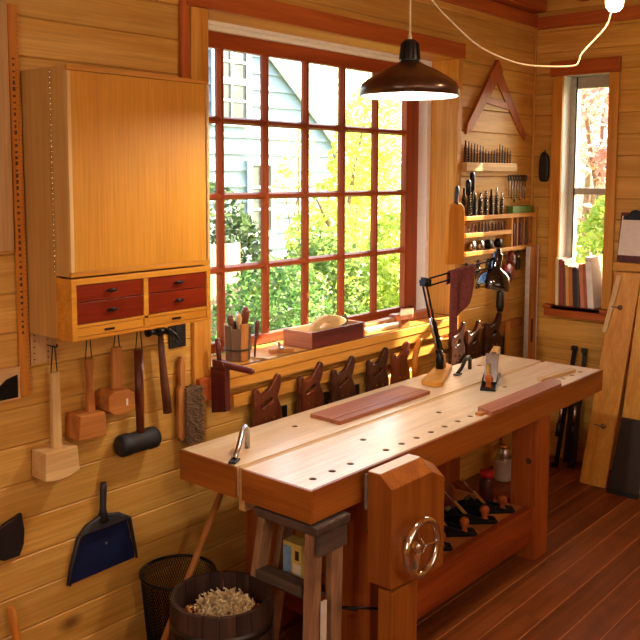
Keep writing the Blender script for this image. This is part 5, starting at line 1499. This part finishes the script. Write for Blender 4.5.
# barrel
BXc, BYc, BR = 2.005, 2.165, .178
t = thing('barrel', 'dark wooden half barrel filled with shavings on the floor', 'barrel', (BXc, BYc, 0))
n = 20
bm = BM()
levels = [(0.001, .158), (.14, .180), (.29, .186), (.445, .178)]
da = PI / n - .006
lo = None
rings = []
for z, r in levels:
    rings.append([bm.verts.new((rr * math.cos(a), rr * math.sin(a), z)) for rr, a in ((r - .014, -da), (r, -da), (r, 0), (r, da), (r - .014, da))])
for a, b in zip(rings, rings[1:]):
    for k in range(5):
        bm.faces.new((a[k], a[(k + 1) % 5], b[(k + 1) % 5], b[k]))
bm.faces.new(rings[0][::-1]); bm.faces.new(rings[-1])
st = obj('stave', bm, 'barrel_wood', t, world_space=False)
for k in range(1, n):
    c = st.copy(); COL.objects.link(c); c.parent = t; c.rotation_euler = (0, 0, 2 * PI * k / n)
for z0, z1, r0, r1 in ((.05, .08, .1675, .1725), (.19, .22, .1842, .1853), (.345, .375, .1832, .181)):
    bm = BM(); lathe(bm, [(r0, z0), (r0 + .002, z0), (r1 + .002, z1), (r1, z1)], (0, 0, 0), 'Z', 40, closed=True); obj('hoop', bm, 'iron', t, world_space=False)
bm = BM(); lathe(bm, [(0, .03), (.155, .03), (.155, .045), (0, .045)], (0, 0, 0), 'Z', 30); obj('bottom', bm, 'barrel_wood', t, world_space=False)
def shavings(nm, seed, cnt, mat, cx, cy, zb, rad, label):
    rng = random.Random(seed)
    bm = BM()
    for k in range(cnt):
        a, r = rng.uniform(0, 2 * PI), rad * math.sqrt(rng.random())
        px, py = cx + r * math.cos(a), cy + r * math.sin(a)
        pz = zb + .03 * (1 - r / rad) + rng.uniform(-.012, .022)
        rot = Matrix.Rotation(rng.uniform(0, 6.28), 3, 'Z') @ Matrix.Rotation(rng.uniform(-1.2, 1.2), 3, 'X')
        R_, w_ = rng.uniform(.004, .012), rng.uniform(.004, .009)
        turns = rng.uniform(.6, 1.6)
        prev = None
        for s in range(9):
            b = turns * 2 * PI * s / 8
            p = Vector((R_ * math.cos(b), R_ * math.sin(b), s * .003))
            q = [bm.verts.new(Vector((px, py, pz)) + rot @ (p + Vector((0, 0, d)))) for d in (0, w_)]
            if prev: bm.faces.new((prev[0], prev[1], q[1], q[0]))
            prev = q
    bmesh.ops.translate(bm, vec=Vector((-cx, -cy, -zb)), verts=bm.verts)
    o = obj(nm, bm, mat); o.location = (cx, cy, zb)
    tag(o, label, 'shavings'); o['kind'] = 'stuff'
shavings('pale_shavings', 21, 420, 'shaving', BXc + .025, BYc + .015, .36, .10, 'pale curled wood shavings heaped in the barrel')
shavings('red_shavings', 22, 620, 'shaving_red', BXc, BYc, .325, .15, 'reddish curled wood shavings below the pale ones in the barrel')
bm = BM(); lathe(bm, [(0, .046), (.15, .046), (.155, .30), (.10, .325), (0, .34)], (BXc, BYc, 0), 'Z', 24); single('shaving_mass', 'packed wood shavings filling the barrel under the loose curls', 'shavings', bm, 'shaving_red', (BXc, BYc, .046))['kind'] = 'stuff'
single('scrap_stick', 'thin scrap stick poking out of the barrel shavings', 'stick', beam(BM(), (1.90, 2.17, .34), (1.885, 2.21, .43), .014, .006), 'mid_Z', (1.90, 2.17, .34))
# wire basket
WXc, WYc, WR, WH = 2.165, 2.592, .148, .335
t = thing('wire_basket', 'black wire mesh wastebasket beside the barrel', 'wastebasket', (WXc, WYc, 0))
bm = BM(); lathe(bm, [(WR + .006 * math.cos(a), WH + .006 * math.sin(a)) for a in [2 * PI * k / 8 for k in range(8)]], (0, 0, 0), 'Z', 44, closed=True); obj('rim', bm, 'black_metal', t, world_space=False)
bm = BM(); lathe(bm, [(0, .004), (.118, .004), (.122, .008), (.122, .014), (0, .014)], (0, 0, 0), 'Z', 32); obj('bottom', bm, 'black_metal', t, world_space=False)
bm = BM()
NW = 84
for k in range(NW):
    for sgn in (-1, 1):
        pts = []
        for s in range(7):
            f = s / 6; a = 2 * PI * k / NW + sgn * f * .9
            r = .12 + (WR - .12) * f
            pts.append((r * math.cos(a), r * math.sin(a), .008 + (WH - .008) * f))
        tube(bm, pts, .0016, 3, False)
obj('wire_mesh', bm, 'black_metal', t, world_space=False)['kind'] = 'stuff'
single('leaning_stick', 'round brown stick leaning from behind the barrel to the bench underside', 'stick', tube(BM(), [(1.868, 2.45, .001), (2.09, 2.45, .365), (2.312, 2.45, .733)], [.013, .014, .013], 12), 'mid_Z', (1.868, 2.45, 0))
